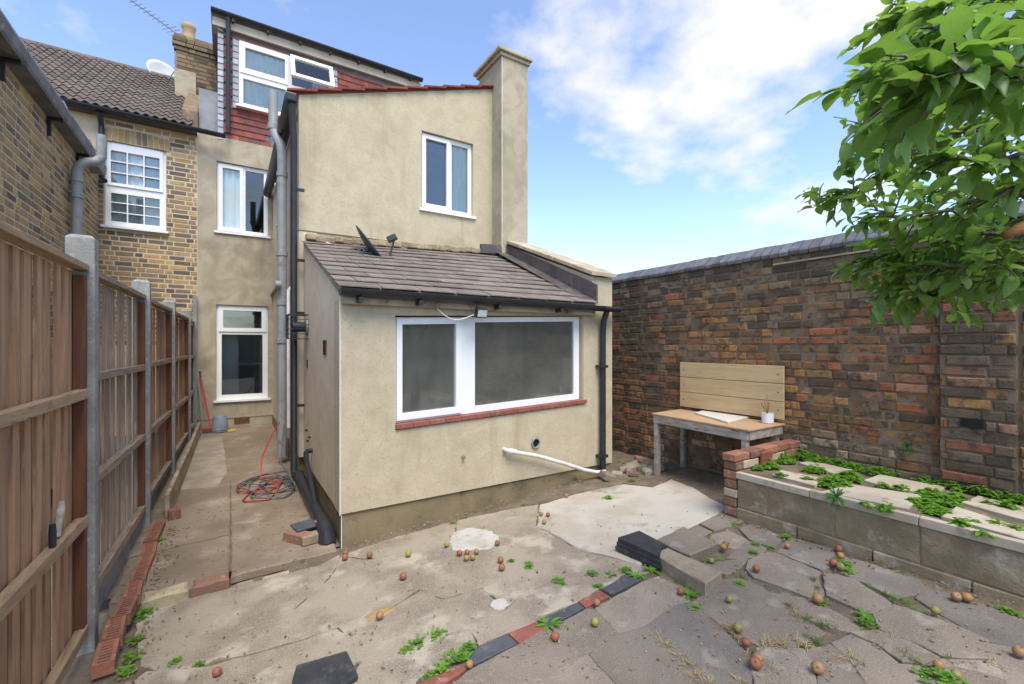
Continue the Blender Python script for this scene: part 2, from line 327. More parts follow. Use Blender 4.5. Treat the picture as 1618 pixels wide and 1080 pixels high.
M['apple'] = mat('apple_skin', (0,0,0), (0.25,0.085,0.05), (0.20,0.12,0.05), s1=16, s2=22, rough=0.55, objcol='obj', lo=0.46, hi=0.7, lo3=0.58, hi3=0.68)
M['stalk'] = mat('apple_stalk', (0.10,0.06,0.03))
M['bark'] = mat('apple_bark', (0.105,0.085,0.068), (0.16,0.135,0.11), (0.06,0.05,0.04), s1=20, s2=50, bump=0.6, bs=70)
M['straw'] = mat('dry_grass', (0.42,0.32,0.15), (0.30,0.22,0.1), s1=30, objvar=0.15)
M['hose_red'] = mat('red_hose', (0.36,0.03,0.03), rough=0.45)
M['hose_grey'] = mat('grey_hose', (0.07,0.075,0.085), (0.12,0.12,0.13), s1=30, rough=0.45)
M['red'] = mat('red_plastic', (0.50,0.045,0.04), rough=0.4)
M['bucket'] = mat('blue_grey_bucket', (0.22,0.27,0.33), (0.18,0.22,0.27), s1=8, rough=0.45)
M['yellow'] = mat('yellow_sponge', (0.55,0.40,0.06))
M['steel'] = mat('galvanised_steel', (0.45,0.46,0.47), (0.34,0.35,0.36), s1=20, rough=0.4, metal=0.7)
M['dish'] = mat('dish_grey', (0.035,0.04,0.048), (0.05,0.055,0.065), s1=10, rough=0.42)
M['dish_white'] = mat('dish_white', (0.55,0.56,0.57), (0.48,0.49,0.5), s1=5, rough=0.5)
M['grey_sheet'] = mat('grey_roof_sheet', (0.27,0.28,0.29), (0.2,0.21,0.22), s1=4, rough=0.5)
M['ceramic'] = mat('white_ceramic', (0.72,0.73,0.73), rough=0.25)
M['white_board'] = mat('white_board', (0.66,0.63,0.58), (0.58,0.54,0.48), s1=6, rough=0.5)
M['vent'] = mat('terracotta_vent', (0.17,0.07,0.04), (0.1,0.05,0.03), s1=20, bump=0.3)
M['dark'] = mat('dark_hole', (0.012,0.011,0.01))
M['soffit'] = mat('painted_soffit', (0.42,0.37,0.29), (0.30,0.25,0.18), (0.16,0.12,0.08), s1=4, s2=8, bump=0.3)
M['fascia_white'] = mat('cream_fascia', (0.50,0.46,0.38), (0.43,0.39,0.32), s1=3)
M['pot_clay'] = mat('buff_chimney_pot', (0.52,0.38,0.22), (0.44,0.31,0.18), s1=8)
def leaf_mat(name, a, b_, tr=(0.22,0.42,0.05), var=0.25, oc=None, spk=None):
    m = mat(name, a, b_, s1=18, objcol=oc, speck=spk, rough=0.36, objvar=var, spec=0.5, lo=0.4, hi=0.65)
    nt = m.node_tree; N = nt.nodes; L = nt.links.new; p = N['Principled BSDF']; out = N['Material Output']
    t = N.new('ShaderNodeBsdfTranslucent'); t.inputs[0].default_value = (*tr, 1)
    mx = N.new('ShaderNodeMixShader'); mx.inputs[0].default_value = 0.42; L(p.outputs[0], mx.inputs[1]); L(t.outputs[0], mx.inputs[2]); L(mx.outputs[0], out.inputs[0])
    return m
M['leaf'] = leaf_mat('apple_leaf', (0.115,0.225,0.048), (0.068,0.15,0.034), (0.26,0.46,0.06), 0.55, None, ((0.22,0.15,0.05), 5.5, 0.70))
M['leaf_far'] = leaf_mat('apple_leaf_inner', (0,0,0), (0.10,0.20,0.04), (0.36,0.58,0.08), 0.0, 'attr', ((0.22,0.15,0.05), 60, 0.70))
M['weed'] = leaf_mat('weed_leaf', (0.17,0.34,0.045), (0.12,0.26,0.035), (0.32,0.55,0.07))
M['weed_dark'] = leaf_mat('dark_weed_leaf', (0.05,0.13,0.03), (0.035,0.09,0.02), (0.1,0.25,0.04))

M['weed_olive'] = leaf_mat('olive_grass', (0.16,0.24,0.06), (0.12,0.17,0.05), (0.25,0.35,0.08), 0.3)
# ================================================================== SETTING
mb = MB(); mb.box(-300, 300, -300, 300, -0.6, -0.25); struct('ground', mb, M['ground'])
# yard: dark soil sheet that carries the broken concrete and the flags
mb = MB(); nx, ny = 70, 100
for j in range(ny + 1):
    for i in range(nx + 1):
        x = -0.95 + 5.5 * i / nx; y = -3.0 + 7.6 * j / ny
        mb.v.append(Vector((x, y, yz(x, y) - 0.012 + 0.012 * mnoise.noise(Vector((x*5, y*5, 0))) + 0.006 * mnoise.noise(Vector((x*17, y*17, 3))))))
for j in range(ny):
    for i in range(nx):
        a = j * (nx + 1) + i; mb.f.append((a, a+1, a+nx+2, a+nx+1))
yard = struct('yard', mb, M['soil'], smooth=True)

def outline(pts, step=0.07, jit=0.006, seed=0):
    rnd = random.Random(seed); out = []
    n = len(pts)
    for i in range(n):
        a, b = pts[i], pts[(i+1) % n]; L = (b - a).length; k = max(1, int(L / step)); nrm = Vector((-(b-a).y, (b-a).x, 0)).normalized()
        for q in range(k):
            p = a.lerp(b, q / k)
            if q: p = p + nrm * rnd.uniform(-jit, jit)
            out.append(p)
    return out
PIECE = [0]
def slab(name, pts, material, parent, thick=0.05, dz=0.0, jit=0.006, edge=0.010, step=0.07, tilt=0.0, zf=None, grow=0.0):
    """flat stone or concrete piece with a worn, slightly ragged rim"""
    PIECE[0] += 1; rnd = random.Random(PIECE[0])
    zf = zf or (lambda x, y: yz(x, y))
    pts = [Vector((p[0], p[1], 0)) for p in pts]
    area = sum(pts[i].x * pts[(i+1) % len(pts)].y - pts[(i+1) % len(pts)].x * pts[i].y for i in range(len(pts)))
    if area < 0: pts = pts[::-1]
    ring = outline(pts, step, jit, PIECE[0]); c = sum(ring, Vector()) / len(ring); n = len(ring)
    tx, ty = rnd.uniform(-tilt, tilt), rnd.uniform(-tilt, tilt)
    Z = lambda p: zf(p.x, p.y) + dz + tx * (p.x - c.x) + ty * (p.y - c.y)
    m = MB(); top, mid, bot = [], [], []
    for i, p in enumerate(ring):
        t = (ring[(i+1) % n] - ring[i-1]).normalized(); nr = Vector((-t.y, t.x, 0)); p = p - nr * grow; q = p + nr * edge * rnd.uniform(0.7, 1.5)
        top.append((q.x, q.y, Z(q))); mid.append((p.x, p.y, Z(p) - edge * rnd.uniform(0.5, 1.2))); bot.append((p.x, p.y, Z(p) - thick))
    m.add(top + mid + bot, [tuple(range(n))] + [(i+n, (i+1) % n + n, (i+1) % n, i) for i in range(n)] + [(i+2*n, (i+1) % n + 2*n, (i+1) % n + n, i+n) for i in range(n)])
    return m.build(name, material, parent, fix=False)
def px(pts): return [on_yard(u, v) for u, v in pts]

CONC = [
 [(222,962),(258,953),(330,937),(420,914),(505,893),(536,876),(523,907),(498,931),(463,961),(418,986),(372,1016),(345,1037),(310,1052),(270,1056),(225,1050),(216,1000)],
 [(539,879),(575,885),(612,881),(640,893),(659,908),(661,930),(622,955),(575,973),(532,989),(470,1011),(385,1033),(350,1037),(376,1017),(421,988),(466,963),(501,933),(526,908)],
 [(160,1130),(205,1082),(232,1062),(318,1056),(385,1040),(470,1016),(530,995),(549,1004),(556,1030),(562,1045),(545,1080),(540,1130)],
 [(535,988),(578,975),(626,957),(664,933),(700,947),(760,930),(800,962),(742,1000),(702,995),(666,1011),(630,1033),(600,1040),(568,1046),(554,1003)],
 [(570,1049),(602,1043),(632,1036),(668,1014),(704,998),(744,1003),(752,1020),(730,1034),(690,1052),(660,1070),(640,1130),(545,1130),(548,1082)],
 [(806,960),(830,935),(880,924),(946,930),(911,950),(860,970),(845,985),(800,999),(757,1018),(748,1001)],
 [(541,876),(620,850),(720,823),(716,850),(690,880),(668,905),(660,902),(640,890),(612,878),(575,881)],
 [(664,930),(662,908),(692,883),(719,850),(724,822),(800,806),(850,797),(845,830),(880,850),(912,868),(968,882),(1010,893),(1030,905),(988,905),(950,928),(880,921),(828,932),(802,958),(762,927),(700,944)],
]
for i, p in enumerate(CONC): slab('concrete_piece', px(p), M['concrete'], yard, 0.06, dz=-0.002 + 0.003 * (i % 3), jit=0.009, edge=0.003, grow=0.008, step=0.045)
slab('pale_concrete_piece', px([(848,830),(853,797),(930,775),(985,765),(1030,770),(1060,757),(1095,770),(1146,800),(1145,806),(1105,826),(1078,838),(1040,857),(1034,880),(1012,891),(968,879),(914,866),(882,847)]), M['concrete_pale'], yard, 0.06, dz=0.004, jit=0.008)
slab('concrete_piece', px([(853,794),(800,803),(860,790),(945,758),(975,745),(1010,735),(1040,745),(1060,754),(1030,767),(985,762),(930,772)]), M['soil'], yard, 0.05, dz=0.0, jit=0.012)
slab('cement_patch', px([(710,858),(716,842),(740,834),(770,836),(786,845),(789,858),(770,868),(735,871),(715,869)]), M['cement'], yard, 0.02, dz=0.004, jit=0.012, edge=0.006, step=0.03)
slab('cement_patch', px([(774,957),(780,948),(797,946),(804,955),(795,963),(780,963)]), M['cement'], yard, 0.02, dz=0.005, jit=0.007, edge=0.004, step=0.02)
slab('sandstone_chip', px([(575,975),(590,966),(620,957),(625,962),(605,974),(590,981)]), mat('sandstone', (0.36,0.24,0.11), (0.28,0.18,0.09), s1=9), yard, 0.02, dz=0.006, jit=0.004)

FLAGS = [
 ('f', [(943,962),(1016,920),(1041,911),(1070,926),(1089,951),(1072,956),(1019,989),(979,1001)]),
 ('f', [(871,991),(928,963),(939,964),(976,1001),(930,1033),(915,1038)]),
 ('f', [(690,1108),(740,1064),(820,1021),(866,995),(913,1040),(870,1066),(830,1108)]),
 ('f', [(836,1110),(874,1068),(917,1042),(929,1037),(972,1080),(990,1110)]),
 ('f', [(933,1034),(979,1003),(1017,991),(1060,1021),(1108,1080),(1125,1110),(1000,1110),(975,1079)]),
 ('d', [(1021,990),(1073,957),(1092,954),(1149,1004),(1187,1044),(1185,1068),(1170,1110),(1130,1108),(1112,1079),(1064,1020)]),
 ('f', [(1096,952),(1141,918),(1166,914),(1203,928),(1225,946),(1268,979),(1302,998),(1258,1018),(1203,1017),(1163,1003)]),
 ('f', [(1198,1026),(1268,1026),(1282,1050),(1290,1110),(1200,1110),(1190,1046)]),
 ('f', [(1274,1026),(1312,1019),(1353,1059),(1300,1054),(1286,1048)]),
 ('f', [(1295,1060),(1352,1065),(1385,1110),(1296,1110)]),
 ('f', [(1216,936),(1282,949),(1320,967),(1378,1004),(1346,996),(1312,988),(1270,973)]),
 ('f', [(1184,886),(1212,873),(1226,874),(1294,902),(1289,911),(1301,939),(1277,941),(1223,921),(1193,911),(1181,898)]),
 ('d', [(1229,872),(1249,850),(1318,868),(1312,894),(1297,899)]),
 ('f', [(1303,907),(1350,917),(1364,927),(1405,953),(1378,969),(1358,963),(1308,941)]),
 ('d', [(1316,896),(1330,876),(1450,915),(1458,926),(1444,938),(1417,944),(1370,921),(1352,914)]),
 ('d', [(1465,928),(1554,956),(1640,990),(1680,1040),(1600,1022),(1556,1009),(1490,971),(1450,944)]),
 ('f', [(1408,956),(1427,961),(1463,974),(1510,990),(1557,1012),(1569,1040),(1488,1035),(1446,1014),(1392,994),(1383,973)]),
 ('f', [(1347,1001),(1388,999),(1442,1019),(1481,1040),(1458,1049),(1426,1045),(1388,1018)]),
 ('f', [(1317,1017),(1344,1004),(1384,1022),(1420,1051),(1452,1054),(1475,1110),(1395,1110),(1358,1060)]),
 ('f', [(1490,1043),(1570,1046),(1584,1070),(1562,1072),(1510,1052),(1465,1053)]),
 ('f', [(1468,1060),(1510,1057),(1582,1076),(1600,1110),(1480,1110)]),
 ('f', [(1563,1016),(1640,1034),(1720,1110),(1606,1110),(1578,1048)]),
 ('f', [(1108,828),(1145,810),(1180,821),(1157,831),(1128,838)]),
 ('f', [(1090,840),(1105,831),(1123,840),(1111,846),(1101,847)]),
 ('f', [(1125,845),(1153,839),(1180,853),(1161,867),(1134,858)]),
 ('d', [(1170,834),(1187,827),(1237,848),(1221,864),(1184,850)]),
 ('f', [(1164,869),(1182,855),(1209,866),(1202,879),(1179,880),(1150,882)]),
 ('f', [(1108,892),(1179,884),(1164,901),(1146,908)]),
]
for k, p in FLAGS:
    slab('paving_slab', px(p), M['flag' if k == 'f' else 'flag_dark'], yard, 0.05, dz=random.uniform(0.0, 0.010), jit=0.005, edge=0.004, tilt=0.012, grow=0.011, step=0.05)
slab('paving_slab', px([(1037,861),(1080,840),(1134,869),(1090,888)]), M['flag'], yard, 0.06, dz=0.045, jit=0.004, edge=0.008, tilt=0.02)
slab('paving_slab', px([(1033,892),(1054,882),(1141,922),(1114,942)]), mat('lichen_flag', (0.30,0.25,0.18), (0.24,0.2,0.14), (0.4,0.33,0.2), s1=8, s2=20, bump=0.7, bs=90), yard, 0.10, dz=0.075, jit=0.005, edge=0.008)
for k, p in (('r', [(640,1092),(729,1049),(737,1058),(664,1108)]), ('b', [(732,1037),(800,1002),(817,1018),(749,1051)]), ('r', [(803,1001),(845,984),(866,992),(820,1017)]),
             ('b', [(847,982),(912,953),(923,961),(869,990)]), ('r', [(914,951),(948,933),(963,943),(925,960)]), ('b', [(949,931),(990,909),(1012,917),(967,940)])):
    slab('quarry_tile', px(p), M['tile_red' if k == 'r' else 'tile_blue'], yard, 0.03, dz=0.006, jit=0.002, edge=0.004)
for p in ([(1010,742),(1040,732),(1050,742),(1020,752)], [(980,742),(1005,730),(1012,738),(990,750)]):
    slab('rubble_stone', px(p), M['concrete'], yard, 0.06, dz=0.05, jit=0.01, edge=0.02, tilt=0.1)

# side passage, one step above the yard
pas = MB()
KE = [on_alley(u, v) for u, v in ((222,950),(262,936),(300,929),(362,914),(366,912),(440,893),(500,880),(533,871))]
x1 = 0.76
pts = [(p.x, p.y) for p in KE]
path = struct('passage', MB().add([(-0.75,3.75,az(3.75)-0.012),(0.76,3.75,az(3.75)-0.012),(0.76,9.2,az(9.2)-0.012),(-0.75,9.2,az(9.2)-0.012)], [(0,1,2,3)]), M['soil'])
azf = lambda x, y: az(y)
f0 = [(p.x, p.y) for p in KE]
slab('concrete_slab', [f0[0], f0[1], f0[2], f0[3], (0.02, 4.38), (-0.62, 4.3), (-0.62, 3.7)], M['concrete_alley'], path, 0.14, zf=azf, jit=0.006, edge=0.012)
slab('concrete_slab', [(f0[4][0] - 0.005, f0[4][1]), f0[5], f0[6], f0[7], (0.76, 4.56), (0.028, 4.56)], M['concrete_alley'], path, 0.055, zf=azf, dz=0.012, jit=0.006, edge=0.010)
slab('concrete_slab', [(-0.66, 4.32), (0.02, 4.40), (0.03, 5.91), (-0.62, 5.91)], M['concrete_alley'], path, 0.1, zf=azf, jit=0.004, edge=0.006)
slab('concrete_slab', [(0.028, 4.565), (0.77, 4.565), (0.77, 5.91), (0.035, 5.91)], M['concrete_alley'], path, 0.1, zf=azf, dz=0.003, jit=0.004, edge=0.006)
slab('concrete_slab', [(-0.62, 5.915), (0.77, 5.915), (0.74, 9.12), (-0.5, 9.12)], M['concrete_alley'], path, 0.1, zf=azf, jit=0.003, edge=0.005)
q = [on_alley(u, v) for u, v in ((279,700),(352,690),(360,745),(345,768),(278,774))]
slab('concrete_patch', q, mat('worn_patch', (0.34,0.29,0.225), (0.26,0.21,0.155), s1=4, bump=0.5), path, 0.02, zf=azf, dz=0.005, jit=0.008)
sand = mat('cream_kerb', (0.42,0.36,0.23), (0.30,0.25,0.16), s1=9, bump=0.6)
for (u0, v0, u1, v1, mm, nm) in ((224,950,298,930,sand,'kerb_stone'), (302,929,362,914,M['oldbrick'],'kerb_brick'), (372,923,404,915,M['flag'],'kerb_stone'), (415,913,462,901,sand,'kerb_stone')):
    a, b = on_alley(u0, v0), on_alley(u1, v1); d = (b - a).normalized(); nrm = Vector((-d.y, d.x, 0))
    low = -0.035 if u0 > 370 else 0.012
    slab(nm, [a + nrm * 0.0 - nrm * 0.012, b - nrm * 0.012, b + nrm * 0.1, a + nrm * 0.1], mm, path, 0.10, zf=azf, dz=low, jit=0.007, edge=0.018)

# ================================================================== BRICKWORK
def brick_mesh(name, L, H, D, material, rough=0.0, seed=0):
    rnd = random.Random(seed); m = MB(); c = 0.005 + rough * 0.5; nxs = 4 if L > 0.15 else 2
    j = lambda s: rnd.uniform(-s, s)
    rows = []
    for zi, z in enumerate((-H/2 + c, H/2 - c)):
        rows.append([Vector((-L/2 + c + (L - 2*c) * i / nxs + j(rough*0.5), j(rough*0.5), z + j(rough*0.5))) for i in range(nxs + 1)])
    outer = [Vector((p.x, -c, -H/2 + j(rough*0.4))) for p in rows[0]] , [Vector((p.x, -c, H/2 + j(rough*0.4))) for p in rows[1]]
    outer[0][0].x = outer[1][0].x = -L/2; outer[0][-1].x = outer[1][-1].x = L/2
    n = nxs + 1; vs = rows[0] + rows[1] + outer[0] + outer[1]
    back = [Vector((-L/2,-D,-H/2)), Vector((L/2,-D,-H/2)), Vector((L/2,-D,H/2)), Vector((-L/2,-D,H/2))]; vs += back; B = 4*n
    fs = []
    for i in range(nxs):
        fs += [(i+1, i, n+i, n+i+1), (2*n+i+1, 2*n+i, i, i+1), (n+i+1, n+i, 3*n+i, 3*n+i+1)]
    fs += [(0, 2*n, 3*n, n), (2*n-1, 4*n-1, 3*n-1, n-1)]
    fs += [(2*n, B, B+3, 3*n), (4*n-1, B+2, B+1, 3*n-1)]
    fs += [tuple([B, *range(2*n, 3*n), B+1]), tuple([B+2, *range(4*n-1, 3*n-1, -1), B+3])]
    m.add(vs, fs); return m
def rot_z(deg): return Matrix.Rotation(R(deg), 3, 'Z')
def brickwork(parent, org, deg, x0, x1, z0, z1, gauge, matkey, colour, holes=(), rough=0.0, D=0.05, bond='flemish', limit=300, jy=0.002, seed=1, hid=None, name='brick', st=0.225, shift=0.0, joint=0.010):
    """single bricks on a wall face: local x along the wall, local y outward, z up"""
    rnd = random.Random(seed); rm = rot_z(deg); org = Vector(org); H = gauge - joint
    sizes = {'s': st - 0.011, 'h': st/2 - 0.011}
    lib = {}
    def get(L):
        k = round(L / 0.012)
        if k not in lib:
            lib[k] = [brick_mesh(name, k * 0.012, H, D, None, rough, 100 * k + q) for q in range(4)]
        return lib[k]
    meshes = {}
    items = []
    z = z0; row = 0
    while z + gauge * 0.6 < z1:
        x = x0 - rnd.uniform(0, 0.04) - (0.0 if row % 2 else st * 0.75) + shift; k = row
        while x < x1:
            if bond == 'flemish': L = st if k % 2 == 0 else st / 2
            else: L = st if row % 4 else st / 2
            L *= rnd.uniform(0.94, 1.05); k += 1
            a, b = max(x, x0), min(x + L, x1); x += L
            if b - a < 0.035: continue
            segs = [(a, b)]
            for h in holes:
                if h[2] < z + gauge * 0.55 and h[3] > z + gauge * 0.45:
                    ns = []
                    for p, q_ in segs:
                        if q_ <= h[0] or p >= h[1]: ns.append((p, q_))
                        else:
                            if p < h[0] - 0.03: ns.append((p, h[0]))
                            if q_ > h[1] + 0.03: ns.append((h[1], q_))
                    segs = ns
            for p, q_ in segs:
                cx, cz = (p + q_) / 2, z + gauge / 2
                wp = org + rm @ Vector((cx, rnd.uniform(-jy, jy), cz)) 
                u, v, t = project(wp); vis = -40 < u < 1658 and -40 < v < 1120 and t > 0.1 and not (hid and hid(u, v, wp))
                items.append([((q_ - p) / max(t, 0.3)**2 if vis else 0.0), wp, q_ - p - joint, colour(cx, cz, rnd), rnd.randrange(4), rnd.uniform(-0.006, 0.006)])
        z += gauge; row += 1
    items.sort(key=lambda q: -q[0])
    far = MB(); fc = []
    for i, (sc, wp, L, colr, var, tw) in enumerate(items):
        b = get(L)[var]
        if i < limit and sc > 0:
            key = (round(L / 0.012), var)
            if key not in meshes: meshes[key] = b.mesh(name, M[matkey])
            inst(name, meshes[key], parent, wp, (tw, tw * 0.7, R(deg)), None, colr)
        else:
            base = len(far.v); far.v += [wp + rm @ p for p in b.v]; far.f += [tuple(base + q for q in f) for f in b.f]; far.c += [colr] * len(b.v)
    if far.v: far.build('brickwork', M[matkey + '_far'], parent, kind='stuff', fix=False)
def pick(rnd, pal):
    r = rnd.random() * sum(w for w, c in pal)
    for w, c in pal:
        r -= w
        if r <= 0: break
    k = rnd.uniform(0.8, 1.22); return tuple(min(1, x * k) for x in c)
# ================================================================== CREAM RENDERED HOUSE
EX0, EX1, EY = 0.749, 3.705, 3.715       # lean-to extension
OX, OY = 0.70, 5.72                      # two-storey wing behind it
MY = 9.10                                # main rear wall
house = thing('rendered_house', 'cream rendered terraced house with lean-to extension, tall side chimney and red tiled dormer', 'house', (2.2, 6.0, 0))

def pane_set(win, panes, y, glass, axis='Y', shear=0, sx=0):
    for (a0, a1, z0, z1) in panes:
        MB().holes(a0 - 0.012, a1 + 0.012, z0 - 0.012, z1 + 0.012, [], y, y + 0.012, axis, shear, sx).build('pane', glass, win)
def window(parent, a0, a1, z0, z1, y, panes, sashes=(), axis='Y', shear=0.0, glass=None, sill=0.06, back=None, curt=None, out=-1, backd=0.5, name='window', sillmat=None, label=None):
    """frame with panes; out = side the weather is on"""
    o = -out
    f = MB(); f.holes(a0, a1, z0, z1, panes, y, y + 0.065 * o, axis, shear, a0)
    for s in sashes:
        holes_ = [p for p in panes if s[0] - 1e-3 <= p[0] and p[1] <= s[1] + 1e-3 and s[2] - 1e-3 <= p[2] and p[3] <= s[3] + 1e-3]
        f.holes(s[0], s[1], s[2], s[3], holes_, y - 0.018 * o, y + 0.001 * o, axis, shear, a0)
    w = f.build(name, M['upvc'], parent, bevel=0.004, label=label)
    pane_set(w, panes, y + 0.02 * o, glass or M['glass'], axis, shear, a0)
    if sill:
        MB().holes(a0 - 0.04, a1 + 0.04, z0 - 0.035, z0 - 0.001, [], y - (0.05 + sill) * o, y + 0.06 * o, axis, shear, a0).build('sill', sillmat or M['upvc'], w, bevel=0.004)
    if curt:
        for (c0, c1, cz0, cz1, cm) in curt:
            m = MB(); n = max(8, int((c1 - c0) / 0.02)); 
            for i in range(n + 1):
                a = c0 + (c1 - c0) * i / n; d = y + (0.062 + 0.018 * math.sin(i * 1.3) + 0.01 * math.sin(i * 0.47 + 1)) * o
                for z in (cz0, cz1): m.v.append(Vector((a, d, z) if axis == 'Y' else (d, a, z)))
            for i in range(n): m.f.append((2*i, 2*i+2, 2*i+3, 2*i+1))
            m.build('curtain', cm, w, smooth=True)
    return w
def room(a0, a1, z0, z1, y0, y1, m, parent):
    """open-fronted dim interior behind a window"""
    r = MB(); d = 0.02
    r.box(a0, a1, y1, y1 + d, z0, z1); r.box(a0 - d, a0, y0, y1, z0, z1); r.box(a1, a1 + d, y0, y1, z0, z1); r.box(a0, a1, y0, y1, z0 - d, z0); r.box(a0, a1, y0, y1, z1, z1 + d)
    return r.build('room_interior', m, parent)

# ---- extension walls
SH = 0.036
WZ = lambda x, z: z + SH * (x - 1.21)
wx0, wx1, wz0, wz1 = 1.205, 3.262, 0.935, 1.838
m = MB()
hole = (wx0 - 0.012, wx1 + 0.012)
m.box(EX0, hole[0], EY, EY + 0.22, 0.265, 1.965); m.box(hole[1], 3.40, EY, EY + 0.22, 0.265, 1.965)
m.box(3.40, EX1, EY, EY + 0.22, 0.265, 2.36)
m.add([(hole[0],EY,0.265),(hole[1],EY,0.265),(hole[1],EY,WZ(hole[1],wz0-0.05)),(hole[0],EY,WZ(hole[0],wz0-0.05)),(hole[0],EY+0.22,0.265),(hole[1],EY+0.22,0.265),(hole[1],EY+0.22,WZ(hole[1],wz0-0.05)),(hole[0],EY+0.22,WZ(hole[0],wz0-0.05))],
      [(0,1,2,3),(7,6,5,4),(3,2,6,7),(0,4,5,1)])
m.add([(hole[0],EY,WZ(hole[0],wz1+0.012)),(hole[1],EY,WZ(hole[1],wz1+0.012)),(hole[1],EY,1.965),(hole[0],EY,1.965),(hole[0],EY+0.22,WZ(hole[0],wz1+0.012)),(hole[1],EY+0.22,WZ(hole[1],wz1+0.012)),(hole[1],EY+0.22,1.965),(hole[0],EY+0.22,1.965)],
      [(0,1,2,3),(7,6,5,4),(0,4,5,1)])
m.build('extension_front_wall', M['render'], house)
m = MB(); m.prism([(EX0+0.003,EY+0.003,0.27),(EX0+0.003,OY,0.27),(EX0+0.003,OY,2.80),(EX0+0.003,5.58,2.775),(EX0+0.003,EY+0.003,1.99)], (0.2,0,0))
m.build('extension_side_wall', M['render_side'], house)
m = MB(); m.box(EX0+0.018, EX1-0.02, EY+0.02, EY+0.2, -0.25, 0.266); m.box(EX0+0.02, EX0+0.2, EY+0.021, OY, -0.25, 0.271); m.build('plinth', M['plinth'], house)
m = MB(); m.box(EX1-0.2, EX1-0.003, EY+0.22, 5.6, -0.1, 2.2); m.build('extension_end_wall', M['render'], house)
m = MB(); m.box(EX0-0.002, EX0+0.004, EY-0.003, EY+0.003, 0.255, 1.97); m.box(EX0+0.013, EX0+0.018, EY+0.014, EY+0.02, -0.2, 0.262)
m.build('corner_bead', M['upvc'], house)
# big window
mu0, mu1 = 1.835, 1.945
pan = [(wx0+0.062, mu0-0.062, wz0+0.075, wz1-0.062), (mu1+0.03, wx1-0.075, wz0+0.062, wz1-0.05)]
w = window(house, wx0, wx1, wz0, wz1, EY+0.055, pan, [(wx0+0.012, mu0-0.005, wz0+0.02, wz1-0.012)], shear=SH, glass=M['glass_dark'], sill=0.0, label='wide white framed kitchen window with hazy dark panes')
m = MB()
for i in range(14):
    a0 = wx0 - 0.01 + (wx1 - wx0 + 0.06) * i / 14; a1 = wx0 - 0.01 + (wx1 - wx0 + 0.06) * (i + 1) / 14 - 0.004
    MB().holes(a0, a1, wz0 - 0.040, wz0 - 0.004, [], EY - 0.02, EY + 0.08, 'Y', SH, 1.21).build('sill_tile', M['tile_red'], w, bevel=0.004)
room(0.98, 3.48, 0.3, 2.02, EY + 0.24, EY + 1.9, M['room'], w)
m = MB(); m.lathe([(0.0,0),(0.05,0.01),(0.07,0.05),(0.03,0.1),(0.0,0.11)], 14, (1.62, EY+0.75, 1.83)); m.build('ceiling_lamp', mat('amber_lamp', (0.55,0.33,0.12), rough=0.3), w, smooth=True)
MB().box(2.05, 2.062, EY+0.5, EY+0.512, 1.1, 1.75).build('blind_cord', M['upvc'], w)
# eaves: soffit board, gutter, brackets, downpipe
MB().box(EX0+0.01, 3.40, EY-0.055, EY-0.003, 1.925, 1.985).build('fascia', M['soffit'], house, bevel=0.004)
def gutter(name, a, b, r, parent, material, thick=0.006, n=10):
    a, b = Vector(a), Vector(b); d = (b - a).normalized(); x = d.cross(Vector((0,0,1))).normalized(); m = MB(); k = 0
    for p in (a, b):
        for rr in (r, r - thick):
            for i in range(n + 1):
                t = math.pi * i / n; m.v.append(p + x * (rr * math.cos(t)) - Vector((0,0,1)) * (rr * math.sin(t)))
    q = n + 1
    for i in range(n):
        m.f += [(i, i+1, 2*q+i+1, 2*q+i), (q+i+1, q+i, 3*q+i, 3*q+i+1), (i+1, i, q+i, q+i+1), (2*q+i, 2*q+i+1, 3*q+i+1, 3*q+i)]
    m.f += [(0, 2*q, 3*q, q), (n, q+n, 3*q+n, 2*q+n)]
    m.f += [tuple(range(q, 2*q)), tuple(range(3*q, 4*q))]
    return m.build(name, material, parent, smooth='auto')
g = gutter('gutter', (EX0 - 0.02, EY - 0.11, 2.035), (3.70, EY - 0.11, 2.02), 0.055, house, M['black'])
for x in (0.86, 1.35, 2.12, 2.85): MB().box(x, x + 0.03, EY - 0.15, EY - 0.055, 1.935, 1.975).build('gutter_bracket', M['black'], g)
dp = MB(); dp.tube([(3.515, EY-0.11, 1.97), (3.515, EY-0.06, 1.86), (3.515, EY-0.05, 1.7), (3.515, EY-0.05, 0.14)], 0.033, 14); d1 = dp.build('downpipe', M['black'], house, smooth='auto')
for z in (1.35, 0.36): MB().box(3.45, 3.56, EY-0.088, EY-0.001, z, z+0.03).build('pipe_clip', M['black'], d1)
MB().box(3.455, 3.72, EY-0.17, EY-0.06, 1.985, 2.02).build('gutter_end', M['black'], house, bevel=0.01)
